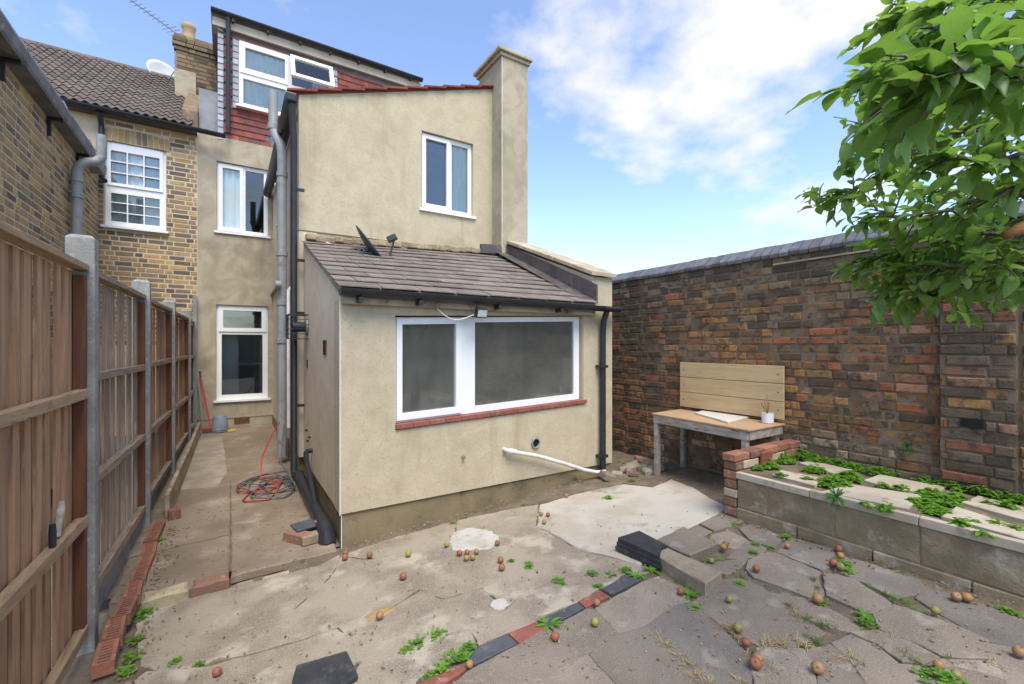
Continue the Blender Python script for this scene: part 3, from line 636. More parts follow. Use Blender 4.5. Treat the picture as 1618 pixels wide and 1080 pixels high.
# lean-to roof
ZL, ZR = 2.80, 2.915
E0 = (EY - 0.13, 2.055); RY = 5.60
def roof_pt(x, s):  # s 0..1 eave to top
    zt = ZL + (ZR - ZL) * (x - EX0) / (3.4 - EX0); return Vector((x, E0[0] + (RY - E0[0]) * s, E0[1] + (zt - E0[1]) * s))
m = MB(); a, b, c, d = roof_pt(EX0-0.01,0.02), roof_pt(3.42,0.02), roof_pt(3.42,1), roof_pt(EX0-0.01,1)
m.prism([a - Vector((0,0,0.02)), b - Vector((0,0,0.02)), c - Vector((0,0,0.02)), d - Vector((0,0,0.02))], (0,0,-0.05)); er = m.build('extension_roof', M['soffit'], house)
NR = 11
for r in range(NR):
    s0, s1 = r / NR - 0.004, (r + 1.25) / NR; x = EX0 - 0.035 - (0.16 if r % 2 else 0.0) ; k = 0
    while x < 3.41:
        a0, a1 = max(x, EX0 - 0.035), min(x + 0.33, 3.41); x += 0.333
        if a1 - a0 < 0.04: continue
        j = random.uniform(-0.003, 0.003); L0, L1 = 0.010 + j, -0.010
        p = [roof_pt(a0 + 0.002, s0) + Vector((0,0,L0)), roof_pt(a1 - 0.002, s0) + Vector((0,0,L0 + random.uniform(-0.002,0.002))), roof_pt(a1 - 0.002, min(s1,1.0)) + Vector((0,0,L1)), roof_pt(a0 + 0.002, min(s1,1.0)) + Vector((0,0,L1))]
        MB().prism(p, (0,0,-0.009)).build('slate', M['slate'], er)
m = MB(); 
for i in range(26):
    x = EX0 + 0.02 + i * 0.1; p = roof_pt(x, 0.985); m.obox(p + Vector((0.04,0.0,0.035 + random.uniform(-0.01,0.012))), (0.11, 0.10 + random.uniform(-0.02,0.02), 0.07), Matrix.Rotation(random.uniform(-0.2,0.2), 3, 'X'))
m.build('mortar_fillet', mat('fillet', (0.36,0.28,0.17), (0.26,0.2,0.12), (0.46,0.38,0.26), s1=12, s2=25, bump=1.0, bs=50), er, bevel=0.012)
# lead flashing and parapet at the right
m = MB(); m.prism([(3.385,EY-0.09,2.05),(3.385,5.45,2.84),(3.385,5.45,3.02),(3.385,EY-0.09,2.26)], (0.02,0,0)); m.prism([(3.20,EY-0.06,2.075),(3.39,EY-0.06,2.085),(3.39,5.45,2.90),(3.20,5.45,2.90)], (0,0,0.01))
m.prism([(2.98,5.50,2.88),(3.40,5.43,2.9),(3.40,5.43,3.03),(2.98,5.50,3.01)], (0,0.05,0)); m.build('lead_flashing', M['lead'], house, bevel=0.004)
m = MB(); m.prism([(3.405,EY+0.003,1.96),(3.405,5.5,1.96),(3.405,5.5,3.03),(3.405,EY+0.003,2.355)], (0.297,0,0)); pp = m.build('parapet', M['render'], house)
Vz = Vector((0,0,1))
for i in range(5):
    t0, t1 = i / 5 + 0.002, (i + 1) / 5 - 0.002; A = Vector((3.365, EY-0.05, 2.36)); B = Vector((3.365, 5.44, 3.045)); a = A.lerp(B, t0); b = A.lerp(B, t1)
    j = random.uniform(-0.008, 0.008)
    MB().prism([a + Vector((j,0,0)), b + Vector((j,0,0)), b + Vector((j,0,0.05)), a + Vector((j,0,0.05))], (0.37,0,0)).build('coping_stone', M['copper'], pp, bevel=0.008)

# ---- two-storey wing
zl, zr = 4.50, 5.36
rz_ = lambda x: zl + (zr - zl) * (x - 0.69) / (3.30 - 0.69)
ww = (2.195, 2.968, 3.43, 4.475)
m = MB(); XL, XR = OX, 3.42; 
m.holes(XL, XR, 2.94, 4.475 + 0.02, [ww], OY, OY + 0.24)
m.prism([(XL,OY,4.495),(XR,OY,4.495),(XR,OY,rz_(XR)),(XL,OY,rz_(XL)-0.0)], (0,0.24,0)); m.build('wing_rear_wall', M['render'], house)
m = MB(); m.prism([(XL+0.02,OY+0.012,2.6),(XR,OY+0.012,2.6),(XR,OY+0.012,2.945),(XL+0.02,OY+0.012,2.945)], (0,0.2,0)); m.build('wing_wall_base', M['render'], house)
m = MB(); m.box(XL - 0.004, XR, OY - 0.006, OY + 0.003, 2.938, 2.946); m.build('render_stop_bead', M['soffit'], house)
side_h = [(6.95, 7.75, 3.45, 4.1), (6.75, 7.5, 0.95, 2.0)]
m = MB(); m.holes(OY + 0.245, MY, 0.30, 4.36, side_h, OX - 0.003, OX + 0.2, 'X'); m.box(OX, OX + 0.2, OY + 0.004, OY + 0.244, 0.30, 2.93); m.build('wing_side_wall', M['render_side'], house)
MB().box(OX - 0.022, OX + 0.1, OY + 0.1, MY, -0.05, 0.36).build('wing_plinth', M['plinth'], house)
for (y0, y1, z0, z1) in side_h:
    window(house, y0, y1, z0, z1, OX + 0.05, [(y0 + 0.06, (y0+y1)/2 - 0.03, z0 + 0.06, z1 - 0.06), ((y0+y1)/2 + 0.03, y1 - 0.06, z0 + 0.06, z1 - 0.06)], axis='X', sill=0.07)
    MB().box(OX + 0.35, OX + 0.37, y0 - 0.1, y1 + 0.1, z0 - 0.1, z1 + 0.1).build('room_interior', M['room_pale'], house)
MB().box(OX + 0.002 - 0.05, OX + 0.01, 8.0, MY, 2.5, 2.54).build('cable_ledge', M['soffit'], house)
x0, x1, z0, z1 = ww; mid = 2.62
window(house, x0 + 0.003, x1 - 0.003, z0 + 0.003, z1 - 0.003, OY + 0.05, [(x0+0.075, mid-0.045, z0+0.09, z1-0.075), (mid+0.035, x1-0.06, z0+0.06, z1-0.06)], [(x0+0.02, mid+0.008, z0+0.035, z1-0.02)], sill=0.03,
       curt=[(mid+0.02, x1-0.05, z0+0.05, z1-0.05, M['curtain'])], label='white casement window with net curtain in the upper rear wall')
room(x0-0.3, x1+0.3, z0-0.3, z1+0.2, OY+0.26, OY+1.6, M['room_pale'], house)
# wing roof: red tiles seen along the verge
m = MB(); m.prism([(0.60,OY-0.01,rz_(0.60)-0.0),(3.30,OY-0.01,rz_(3.30)),(3.30,OY-0.01,rz_(3.30)+0.03),(0.60,OY-0.01,rz_(0.60)+0.03)], (0,3.38,0)); wr = m.build('wing_roof', M['verge'], house)
nt_ = 10
for i in range(nt_):
    xa = 0.575 + (3.31 - 0.575) * i / nt_; xb = xa + (3.31 - 0.575) / nt_ * 1.18
    for k in range(4):
        ya = OY - 0.05 + k * 0.31
        p = [(xa, ya, rz_(xa) + 0.062), (min(xb,3.33), ya, rz_(min(xb,3.33)) + 0.034), (min(xb,3.33), ya + 0.30, rz_(min(xb,3.33)) + 0.034), (xa, ya + 0.30, rz_(xa) + 0.062)]
        MB().prism(p, (0, 0, -0.028)).build('roof_tile', M['verge'], wr, bevel=0.005)
# chimney breast and stack
CZ = 5.74
m = MB(); m.box(3.28, 3.722, 5.44, 6.12, 2.6, CZ); ch = m.build('chimney', M['render_old'], house, bevel=0.006)
m = MB(); m.prism([(3.20,5.38,CZ),(3.775,5.38,CZ),(3.775,6.18,CZ),(3.20,6.18,CZ)], (0,0,0.055)); m.build('chimney_cap', M['copper'], ch, bevel=0.012)
m = MB(); m.box(3.245, 3.75, 5.415, 6.15, CZ-0.05, CZ-0.001); m.build('chimney_corbel', M['render_old'], ch, bevel=0.006)
MB().box(3.277, 3.283, 5.437, 5.443, 2.98, CZ-0.06).build('corner_bead', M['upvc'], ch)
m = MB(); m.prism([(3.05,6.35,rz_(3.05)),(3.7,6.35,5.5),(3.7,6.35,5.62),(3.05,6.35,5.48)], (0,2.7,0)); m.build('party_wall_coping', M['render_old'], house)
# pipes and gutters in the side passage
g = gutter('gutter', (0.60, 5.50, 4.36), (0.60, MY, 4.30), 0.065, house, M['black'])
MB().box(0.54, 0.66, 5.46, 5.56, 4.28, 4.385).build('gutter_outlet', M['black'], g, bevel=0.02)
dp = MB(); dp.tube([(0.61,5.52,4.30),(0.615,5.55,4.15),(0.635,5.6,3.95),(0.635,5.6,0.2),(0.64,5.55,0.13)], 0.036, 14); d2 = dp.build('downpipe', M['black'], house, smooth='auto')
for z in (3.35, 2.55, 1.95, 0.9): MB().box(0.60, 0.745, 5.59, 5.62, z, z + 0.03).build('pipe_clip', M['black'], d2)
sp = MB(); sp.tube([(0.585,6.35,0.2),(0.585,6.35,4.02),(0.575,6.38,4.14),(0.53,6.48,4.27),(0.50,6.52,4.38),(0.497,6.52,4.86)], 0.056, 16)
s_ = sp.build('soil_pipe', M['grey_pipe'], house, smooth='auto')
for z in (3.72, 2.72, 1.62, 2.1): m = MB(); m.lathe([(0.057,0),(0.066,0.005),(0.066,0.06),(0.057,0.065)], 16, (0.585,6.35,z)); m.build('pipe_collar', M['grey_pipe'], s_, smooth='auto')
m = MB(); m.lathe([(0.057,0),(0.066,0.005),(0.066,0.07),(0.057,0.075)], 16, (0.498,6.52,4.36)); m.build('pipe_collar', M['grey_pipe'], s_, smooth='auto')
MB().tube([(0.56,6.25,2.35),(0.50,6.25,2.35)], 0.05, 12).build('access_cap', M['grey_pipe'], s_, smooth='auto')
wp = MB(); wp.tube([(0.66,6.05,2.3),(0.63,6.05,2.27),(0.63,6.05,0.6)], 0.022, 10); wp.build('waste_pipe', M['white_pipe'], house, smooth='auto')
m = MB(); m.tube([(0.675,5.55,0.15),(0.675,4.35,0.125),(0.675,4.1,0.12)], 0.055, 14); m.tube([(0.675,4.15,0.12),(0.675,3.92,0.115),(0.675,3.84,0.09),(0.675,3.82,0.02)], [0.062,0.066,0.066,0.066], 14); m.build('drain_pipe', M['black'], house, smooth='auto')
m = MB(); m.tube([(0.76,5.08,0.50),(0.70,5.08,0.50),(0.685,5.06,0.485),(0.68,4.95,0.42),(0.665,4.12,0.06)], 0.024, 10); m.build('waste_pipe', M['black'], house, smooth='auto')
for z, y in ((0.62, 5.2), (0.56, 5.32), (0.66, 5.4)): MB().tube([(0.76,y,z),(0.725,y,z)], 0.012, 8).build('pipe_stub', M['black'], house)
# flue with wire guard, air bricks
fl = MB(); m3 = Matrix.Rotation(R(-90), 3, 'Y'); fl.lathe([(0.055,0.0),(0.055,0.15),(0.04,0.155),(0.035,0.05)], 16, (EX0+0.003, 5.42, 1.80), m3); fo = fl.build('boiler_flue', M['black'], house, smooth='auto')
m = MB(); m.lathe([(0.075,0),(0.085,0.004),(0.085,0.02),(0.055,0.024)], 18, (EX0+0.003,5.42,1.80), m3); m.build('flue_collar', M['grey_pipe'], fo, smooth='auto')
m = MB()
for k in range(6):
    a = -0.13 + 0.052 * k
    m.tube([(EX0, 5.42 + a, 1.93), (EX0 - 0.2, 5.42 + a, 1.93), (EX0 - 0.2, 5.42 + a, 1.67), (EX0, 5.42 + a, 1.67)], 0.0035, 5)
    m.tube([(EX0 - 0.2, 5.29, 1.67 + 0.052 * k), (EX0 - 0.2, 5.55, 1.67 + 0.052 * k)], 0.0035, 5); m.tube([(EX0, 5.29, 1.67 + 0.052*k), (EX0 - 0.2, 5.29, 1.67 + 0.052*k)], 0.0035, 5)
m.build('flue_guard', M['black_matt'], fo)
def air_brick(y, z, w, h):
    m = MB(); m.box(EX0 - 0.006, EX0 + 0.01, y, y + w, z, z + h); a = m.build('air_brick', M['vent'], house)
    n = int(h / 0.018)
    for i in range(n): MB().box(EX0 - 0.009, EX0 - 0.004, y + 0.008, y + w - 0.008, z + 0.006 + i * h / n, z + 0.006 + i * h / n + 0.006).build('slot_shade', M['dark'], a)  # near-black strips painted as the shade inside the slots
air_brick(4.28, 1.515, 0.14, 0.13); air_brick(5.37, 1.35, 0.06, 0.09)
# things on the front wall
MB().lathe([(0.045,0),(0.052,0.012),(0.044,0.014),(0.04,-0.03),(0.0,-0.03)], 20, (2.632, EY - 0.002, 0.612), Matrix.Rotation(R(90), 3, 'X')).build('pipe_outlet', M['dark'], house, smooth='auto')
m = MB(); m.lathe([(0.044,0.0),(0.05,0.004),(0.05,0.02),(0.042,0.02),(0.042,0.0)], 20, (2.632, EY - 0.001, 0.612), Matrix.Rotation(R(90), 3, 'X')); m.build('outlet_ring', M['grey_pipe'], house, smooth='auto')
MB().tube([(1.82, EY + 0.01, 0.586), (1.82, EY - 0.04, 0.58)], 0.013, 10).build('pipe_stub', M['steel'], house, smooth='auto')
m = MB(); pth = [(2.262, EY + 0.01, 0.592), (2.262, EY - 0.04, 0.592), (2.29, EY - 0.06, 0.582), (2.6, EY - 0.07, 0.50), (2.95, EY - 0.08, 0.375), (3.2, EY - 0.09, 0.275), (3.38, EY - 0.09, 0.222), (3.50, EY - 0.10, 0.215)]
m.tube(pth, 0.02, 12); wpp = m.build('waste_pipe', M['white_pipe'], house, smooth='auto'); MB().tube([(2.28, EY - 0.055, 0.586), (2.36, EY - 0.06, 0.565)], 0.027, 12).build('pipe_collar', M['white_pipe'], wpp, smooth='auto')

# ---- main rear wall
w1 = (-0.15, 0.618, 3.535, 4.725); w2 = (-0.16, 0.618, 0.66, 2.293)
m = MB(); m.holes(-0.415, 0.72, 0.36, 5.14, [w1, w2], MY, MY + 0.25); m.build('main_rear_wall', M['render_old'], house)
m = MB(); m.box(-0.40, 0.72, MY - 0.02, MY + 0.1, 0.0, 0.365); m.box(-0.40, 0.72, MY - 0.03, MY - 0.015, 0.352, 0.372); m.build('main_plinth', M['render_old'], house)
m = MB(); m.box(0.10, 0.33, MY - 0.026, MY, 0.24, 0.345); ab = m.build('air_brick', M['vent'], house)
window(house, w1[0]+0.003, w1[1]-0.003, w1[2]+0.003, w1[3]-0.003, MY+0.05, [(w1[0]+0.085, 0.185, w1[2]+0.09, w1[3]-0.085), (0.27, w1[1]-0.065, w1[2]+0.065, w1[3]-0.065)], [(w1[0]+0.025, 0.235, w1[2]+0.03, w1[3]-0.025)], sill=0.03,
       curt=[(w1[0]+0.06, 0.25, w1[2]+0.05, w1[3]-0.05, M['curtain'])])
room(w1[0]-0.3, w1[1]+0.1, w1[2]-0.3, w1[3]+0.2, MY+0.26, MY+2.2, M['room'], house)
window(house, w2[0]+0.003, w2[1]-0.003, w2[2]+0.003, w2[3]-0.003, MY+0.05, [(w2[0]+0.10, w2[1]-0.10, 1.90, 2.20), (w2[0]+0.08, w2[1]-0.085, w2[2]+0.085, 1.785)], [(w2[0]+0.035, w2[1]-0.03, 1.835, w2[3]-0.025)], sill=0.04, label='tall white framed window at the end of the passage')
rm = room(w2[0]-0.4, w2[1]+0.1, 0.3, 2.5, MY+0.26, MY+1.9, M['room_pale'], house)
MB().box(-0.12, 0.17, MY+0.262, MY+0.6, 0.3, 1.86).build('fridge', M['room_pale'], rm); MB().box(0.16, 0.7, MY+1.2, MY+1.7, 1.2, 1.25).build('worktop', M['room_pale'], rm)
# ---- dormer
DY = MY - 0.0
dz0, dz1, dx0, dx1 = 5.02, 6.98, -0.13, 3.40
dw = (0.165, 1.70, 5.74, 6.885)
m = MB(); m.holes(dx0, dx1, dz0 - 0.2, dz1 + 0.02, [dw], DY + 0.03, DY + 0.2); m.box(dx0, dx1, DY + 0.2, DY + 3.0, 7.0, 7.2); m.box(dx0, dx0 + 0.12, DY + 0.2, DY + 2.6, 5.2, 7.0); m.box(dx1 - 0.12, dx1, DY + 0.2, DY + 2.6, 5.2, 7.0); m.build('dormer', M['lead_pale'], house)
dr = MB().box(dx0, dx1, DY - 0.0, DY + 0.031, dz1 - 0.10, dz1).build('dormer_head_board', M['lead'], house)
MB().box(dx0 - 0.08, dx1 + 0.05, DY - 0.06, DY + 0.2, dz1 + 0.001, dz1 + 0.14).build('dormer_fascia', M['fascia_white'], house)
MB().box(dx0 - 0.1, dx1 + 0.06, DY - 0.03, DY + 3.0, dz1 + 0.22, dz1 + 0.26).build('dormer_flat_roof', M['grey_sheet'], house)
g = gutter('gutter', (dx0 - 0.1, DY - 0.12, dz1 + 0.22), (dx1 + 0.06, DY - 0.12, dz1 + 0.20), 0.06, house, M['black'])
for i in range(7): MB().box(dx0 + 0.2 + i * 0.52, dx0 + 0.23 + i * 0.52, DY - 0.14, DY - 0.05, dz1 + 0.11, dz1 + 0.17).build('gutter_bracket', M['black'], g)
m = MB(); m.tube([(0.015, DY - 0.12, dz1 + 0.2), (0.015, DY - 0.09, dz1 + 0.1), (0.015, DY - 0.08, dz1), (0.015, DY - 0.08, 5.2)], 0.036, 12); m.build('downpipe', M['black'], house, smooth='auto')
window(house, dw[0]+0.003, dw[1]-0.003, dw[2]+0.003, dw[3]-0.003, DY - 0.005,
       [(dw[0]+0.10, 0.885, 6.42, 6.78), (dw[0]+0.07, 0.90, dw[2]+0.07, 6.24), (0.985, dw[1]-0.07, dw[2]+0.07, 6.24), (1.0, dw[1]-0.06, 6.36, 6.83)],
       [(dw[0]+0.02, 0.935, 6.33, dw[3]-0.015)], sill=0.03, curt=[(dw[0]+0.05, 0.95, dw[2]+0.05, dw[3]-0.05, M['curtain']), (1.35, dw[1]-0.05, dw[2]+0.05, 6.8, M['curtain_blue'])], label='white dormer window with one top light propped open')
room(dw[0]-0.1, dw[1]+0.3, dw[2]-0.2, dw[3]+0.05, DY + 0.21, DY + 2.0, M['room'], house)
# open top light
a = R(24); hz, hy = 6.855, DY - 0.03
def swing(x, z, d): zz = z - hz; return Vector((x, hy - d + zz * math.sin(a), hz + zz * math.cos(a)))
m = MB(); o0, o1, q0, q1 = 0.965, dw[1]-0.01, 6.34, 6.855; i0, i1, j0, j1 = o0+0.065, o1-0.065, q0+0.065, q1-0.065
for (xa, xb, za, zb) in ((o0,o1,q0,j0),(o0,o1,j1,q1),(o0,i0,j0,j1),(i1,o1,j0,j1)):
    f = [swing(xa,za,0), swing(xb,za,0), swing(xb,zb,0), swing(xa,zb,0)]; n_ = (f[1]-f[0]).cross(f[3]-f[0]).normalized() * 0.05; m.prism(f, n_)
sash = m.build('open_sash', M['upvc'], house)
m = MB(); f = [swing(i0-0.01,j0-0.01,0.01), swing(i1+0.01,j0-0.01,0.01), swing(i1+0.01,j1+0.01,0.01), swing(i0-0.01,j1+0.01,0.01)]; m.prism(f, (0,-0.008,0)); m.build('pane', M['glass'], sash)
# tile hanging
tl = MB(); TW, TG = 0.165, 0.108
tl.add([(-TW/2+0.002,-0.02,0),(TW/2-0.002,-0.02,0),(TW/2-0.0015,-0.001,0),(-TW/2+0.0015,-0.001,0),(-TW/2+0.0015,-0.002,TG*1.25),(TW/2-0.0015,-0.002,TG*1.25),(TW/2-0.0015,0.006,TG*1.25),(-TW/2+0.0015,0.006,TG*1.25)],
       [(0,3,2,1),(4,5,6,7),(0,1,5,4),(1,2,6,5),(2,3,7,6),(3,0,4,7)])
tme = tl.mesh('wall_tile', M['redtile']); half = {}
tpal = [(5,(0.25,0.062,0.046)),(3,(0.31,0.085,0.055)),(2,(0.18,0.052,0.045)),(1.2,(0.12,0.058,0.058)),(1,(0.35,0.13,0.08))]
dor = [o for o in house.children if o.name.startswith('dormer') and o.name == 'dormer'][0]
rr = random.Random(3); row = 0; z = dz0; cnt = 0
while z < dz1 - 0.10:
    x = 0.0 + (TW / 2 if row % 2 else 0)
    while x < dx1:
        clash = dw[0] - 0.10 < x < dw[1] + 0.10 and dw[2] - 0.14 < z < dw[3] + 0.0
        low = x > 0.6 and z < rz_(3.3) + 0.0 and project((x, DY, z))[1] > 175
        if not clash and not low and cnt < 330:
            inst('wall_tile', tme, dor, (x, DY + 0.022 + rr.uniform(-0.002, 0.002), z), (0, rr.uniform(-0.01,0.01), 0), None, pick(rr, tpal)); cnt += 1
        x += TW
    z += TG; row += 1
sl = MB(); sl.add([(-0.04,-0.02,0),(0.04,-0.02,0),(0.04,0.0,0),(-0.04,0.0,0),(-0.04,-0.006,0.12),(0.04,-0.006,0.12),(0.04,0.006,0.12),(-0.04,0.006,0.12)], [(0,3,2,1),(4,5,6,7),(0,1,5,4),(1,2,6,5),(2,3,7,6),(3,0,4,7)])
slm = sl.mesh('lead_soaker', M['slate_pale'])
z = 5.1
while z < dz1: inst('lead_soaker', slm, dor, (dx0 + 0.035, DY + 0.012, z)); z += TG
z = dw[2] - 0.05
while z < dw[3] - 0.05: inst('lead_soaker', slm, dor, (dw[0] - 0.045, DY + 0.008, z)); inst('lead_soaker', slm, dor, (dw[1] + 0.05, DY + 0.015, z)); z += TG
for x in [0.2 + 0.165 * i for i in range(9)]: inst('wall_tile', tme, dor, (x, DY + 0.012, dw[3] - 0.01), None, (1, 1, 0.7), pick(rr, tpal))
# ================================================================== BRICK NEIGHBOUR HOUSE
nb = thing('brick_house', 'yellow stock brick terraced house with brown tiled roof beyond the fence', 'house', (-1.6, 9.0, 0))
PAL = [(5,(0.43,0.30,0.15)),(4,(0.37,0.25,0.12)),(3,(0.32,0.225,0.12)),(2,(0.23,0.175,0.115)),(1.2,(0.15,0.125,0.10)),(1.5,(0.48,0.33,0.13)),(0.6,(0.38,0.20,0.11))]
PALD = [(4,(0.38,0.26,0.13)),(3,(0.31,0.215,0.115)),(3,(0.22,0.165,0.11)),(2,(0.14,0.115,0.09)),(1,(0.44,0.29,0.12))]
m = MB(); nw = (-1.579, -0.835, 3.425, 4.735)
m.holes(-3.4, -0.416, 0.2, 5.10, [nw], MY + 0.0035, MY + 0.2); rw = m.build('rear_wall', M['mortar_pale'], nb)
brickwork(rw, (0, MY, 0), 180, 0.418, 1.66, 1.60, 5.06, 0.0765, 'stock_brick', lambda x, z, r: pick(r, PALD), holes=[(0.80,1.62,4.70,4.95),(0.835,1.579,3.40,4.74)], bond='flemish', seed=4, joint=0.015)
ab = brick_mesh('brick', 0.062, 0.20, 0.05, None, 0, 5).mesh('brick', M['stock_brick']); rr = random.Random(9)
for i in range(12):
    t = (i - 5.5) / 5.5; inst('brick', ab, rw, (-1.207 + t * 0.39, MY - 0.002, 4.845 - 0.03 * t * t), (0, t * 0.13, R(180)), None, pick(rr, PAL))
x0, x1, z0, z1 = nw; zm = 4.03
cols = lambda a, b: [(a + (b - a) * i / 3 + 0.008, a + (b - a) * (i + 1) / 3 - 0.008) for i in range(3)]
pn = [(a, b, z_, z_ + 0.155) for a, b in cols(x0+0.06, x1-0.075) for z_ in (zm+0.075, zm+0.245, zm+0.415)] + [(a, b, z_, z_ + 0.135) for a, b in cols(x0+0.06, x1-0.075) for z_ in (z0+0.09, z0+0.24, z0+0.39)]
window(nb, x0+0.003, x1-0.003, z0+0.003, z1-0.003, MY + 0.045, pn, [(x0+0.02, x1-0.04, zm+0.03, z1-0.02)], sill=0.05, curt=[(x0+0.05, x1-0.05, z0+0.05, z1-0.05, M['curtain'])], label='white sash style window with small square panes')
MB().box(x0-0.1, x1+0.1, MY+0.5, MY+0.52, z0-0.1, z1+0.1).build('room_interior', M['room'], nb)
# rear wing of the neighbour
NX = -1.65
m = MB(); m.box(NX - 3.0, NX - 0.0035, 4.6, MY, 0.0, 4.09); sw = m.build('wing_wall', M['mortar_pale'], nb)
brickwork(sw, (NX, 0, 0), -90, -MY + 0.005, -4.9, 1.45, 4.085, 0.0765, 'stock_brick', lambda x, z, r: pick(r, PAL if r.random() < 0.75 else PALD), bond='flemish', seed=12, joint=0.015)
MB().box(NX, NX + 0.135, 4.5, 8.75, 4.085, 4.10).build('soffit', M['lead_pale'], nb)
m = MB(); m.prism([(NX+0.135,4.5,4.08),(NX+0.150,4.5,4.10),(NX+0.16,4.5,4.20),(NX+0.13,4.5,4.27),(NX+0.09,4.5,4.27),(NX+0.11,4.5,4.12)], (0,4.25,0)); bg = m.build('box_gutter', M['lead_pale'], nb)
for y in (5.6, 6.8, 7.9):
    m = MB(); m.prism([(NX+0.128,y,4.075),(NX+0.158,y,4.095),(NX+0.168,y,4.20),(NX+0.135,y,4.285),(NX+0.08,y,4.285),(NX+0.1,y,4.12)], (0,0.05,0)); m.build('gutter_joint', M['lead_pale'], bg)
    m = MB(); m.box(NX+0.002, NX+0.13, y+0.01, y+0.04, 4.05, 4.083); m.box(NX+0.002, NX+0.03, y+0.01, y+0.04, 3.88, 4.05); m.build('gutter_bracket', M['black'], bg)
m = MB(); m.prism([(NX+0.08,4.5,4.255),(NX+0.08,MY,4.255),(NX-2.6,MY,5.3),(NX-2.6,4.5,5.3)], (0,0,0.06)); m.build('wing_roof', M['pantile'], nb)
m = MB(); m.tube([(-1.575,7.6,0.3),(-1.575,7.6,3.74),(-1.56,7.6,3.83),(-1.48,7.62,3.90),(-1.40,7.64,3.93),(-1.36,7.66,4.0),(-1.355,7.66,4.28)], 0.055, 16); so = m.build('soil_pipe', M['grey_pipe'], nb, smooth='auto')
for z in (3.62, 3.42, 2.4): m = MB(); m.lathe([(0.056,0),(0.064,0.005),(0.064,0.055),(0.056,0.06)], 16, (-1.575,7.6,z)); m.build('pipe_collar', M['grey_pipe'], so, smooth='auto')
# roof of the neighbour
E_ = Vector((0, 8.93, 5.14)); RG = Vector((0, 11.5, 7.05)); slope = math.atan2(RG.z - E_.z, RG.y - E_.y); SL = (RG - E_).length
m = MB(); m.prism([(-4.2,8.96,5.10),(-0.46,8.96,5.10),(-0.46,11.5,6.99),(-4.2,11.5,6.99)], (0,0,0.03)); nr = m.build('roof', M['pantile'], nb)
TWD, rows = 0.232, 15; g_ = SL / rows
tm = MB(); n = 12
for yy, lift in ((0.0, 0.020), (g_ * 1.12, 0.0)):
    for i in range(n + 1):
        xx = -TWD/2 + TWD * i / n; tm.v.append(Vector((xx, yy, lift + 0.017 * math.cos(4 * math.pi * i / n))))
for i in range(n + 1): p = tm.v[i]; tm.v.append(Vector((p.x, p.y + 0.004, p.z - 0.018)))
for i in range(n): tm.f += [(i, i+1, n+1+i+1, n+1+i), (i+1, i, 2*(n+1)+i, 2*(n+1)+i+1)]
tmm = tm.mesh('roof_tile', M['pantile'], smooth=False)
for r_ in range(rows):
    for c_ in range(13):
        p = E_ + (RG - E_) * (r_ / rows); inst('roof_tile', tmm, nr, (-0.60 - TWD * c_, p.y, p.z + 0.022), (slope + random.uniform(-0.012, 0.012), 0, random.uniform(-0.008, 0.008)))
for i in range(9):
    m = MB(); m.tube([(-0.5 - 0.4 * i, 11.5, 7.0), (-0.5 - 0.4 * (i + 1) + 0.01, 11.5, 7.0)], 0.10, 12); m.build('ridge_tile', M['pantile'], nr, smooth='auto')
gutter('gutter', (-2.0, 8.90, 5.13), (-0.02, 8.90, 5.11), 0.058, nb, M['black'])
m = MB(); m.tube([(-1.60,8.90,5.06),(-1.60,8.98,4.95),(-1.60,9.03,4.9),(-1.60,9.03,4.12),(-1.54,8.9,4.05)], 0.034, 12); m.build('downpipe', M['black'], nb, smooth='auto')
MB().box(-3.0, -0.42, 8.955, MY + 0.05, 5.075, 5.12).build('eaves_board', M['lead'], nb)
# party wall upstand, chimney stack
m = MB(); m.prism([(-0.63,9.16,5.16),(-0.63,10.5,6.15),(-0.63,10.5,6.42),(-0.63,9.30,5.62),(-0.63,9.16,5.50)], (0.22,0,0)); m.build('party_upstand', mat('old_upstand', (0.23,0.16,0.095), (0.16,0.12,0.08), (0.30,0.25,0.18), s1=7, s2=14, bump=0.9, bs=30), nb, bevel=0.015)
cs = MB().box(-0.805 + 0.008, -0.16, 10.408, 11.0, 5.9, 7.33).build('chimney_stack', M['mortar_dark'], nb)
cp = [(3,(0.20,0.145,0.085)),(2,(0.14,0.105,0.07)),(2,(0.26,0.18,0.10)),(1,(0.09,0.075,0.06))]
brickwork(cs, (0, 10.40, 0), 180, 0.17, 0.80, 6.2, 7.10, 0.0765, 'stock_brick', lambda x, z, r: pick(r, cp), seed=21)
brickwork(cs, (-0.805, 0, 0), 90, 10.41, 11.0, 6.2, 7.10, 0.0765, 'stock_brick', lambda x, z, r: pick(r, cp), seed=22, limit=20)
for i, (e, z) in enumerate(((0.02, 7.10), (0.045, 7.176), (0.045, 7.252), (0.02, 7.328))):
    brickwork(cs, (0, 10.40 - e, 0), 180, 0.15, 0.82 + e, z, z + 0.0765, 0.0765, 'stock_brick', lambda x, z, r: pick(r, cp), seed=30 + i, D=0.1)
m = MB(); m.box(-0.82, -0.5, 10.39, 10.405, 6.1, 6.75); m.build('render_patch', M['render_old'], cs)
m = MB(); m.lathe([(0.12,0),(0.115,0.05),(0.10,0.30),(0.115,0.32),(0.125,0.36),(0.115,0.40),(0.09,0.40),(0.085,0.3)], 20, (-0.63, 10.72, 7.40)); m.build('chimney_pot', M['pot_clay'], cs, smooth='auto')
m = MB(); m.lathe([(0.2,0.0),(0.17,0.05),(0.12,0.09)], 14, (-0.63,10.72,7.40)); m.build('flaunching', M['mortar_dark'], cs)
m = MB(); m.lathe([(0.11,0),(0.10,0.12),(0.0,0.15)], 14, (-0.33,10.75,7.40)); m.build('capped_pot', M['redbrick'], cs, smooth='auto')
MB().box(-0.405, -0.07, 9.25, 9.29, 5.15, 5.95).build('grey_cheek', M['grey_sheet'], nb)

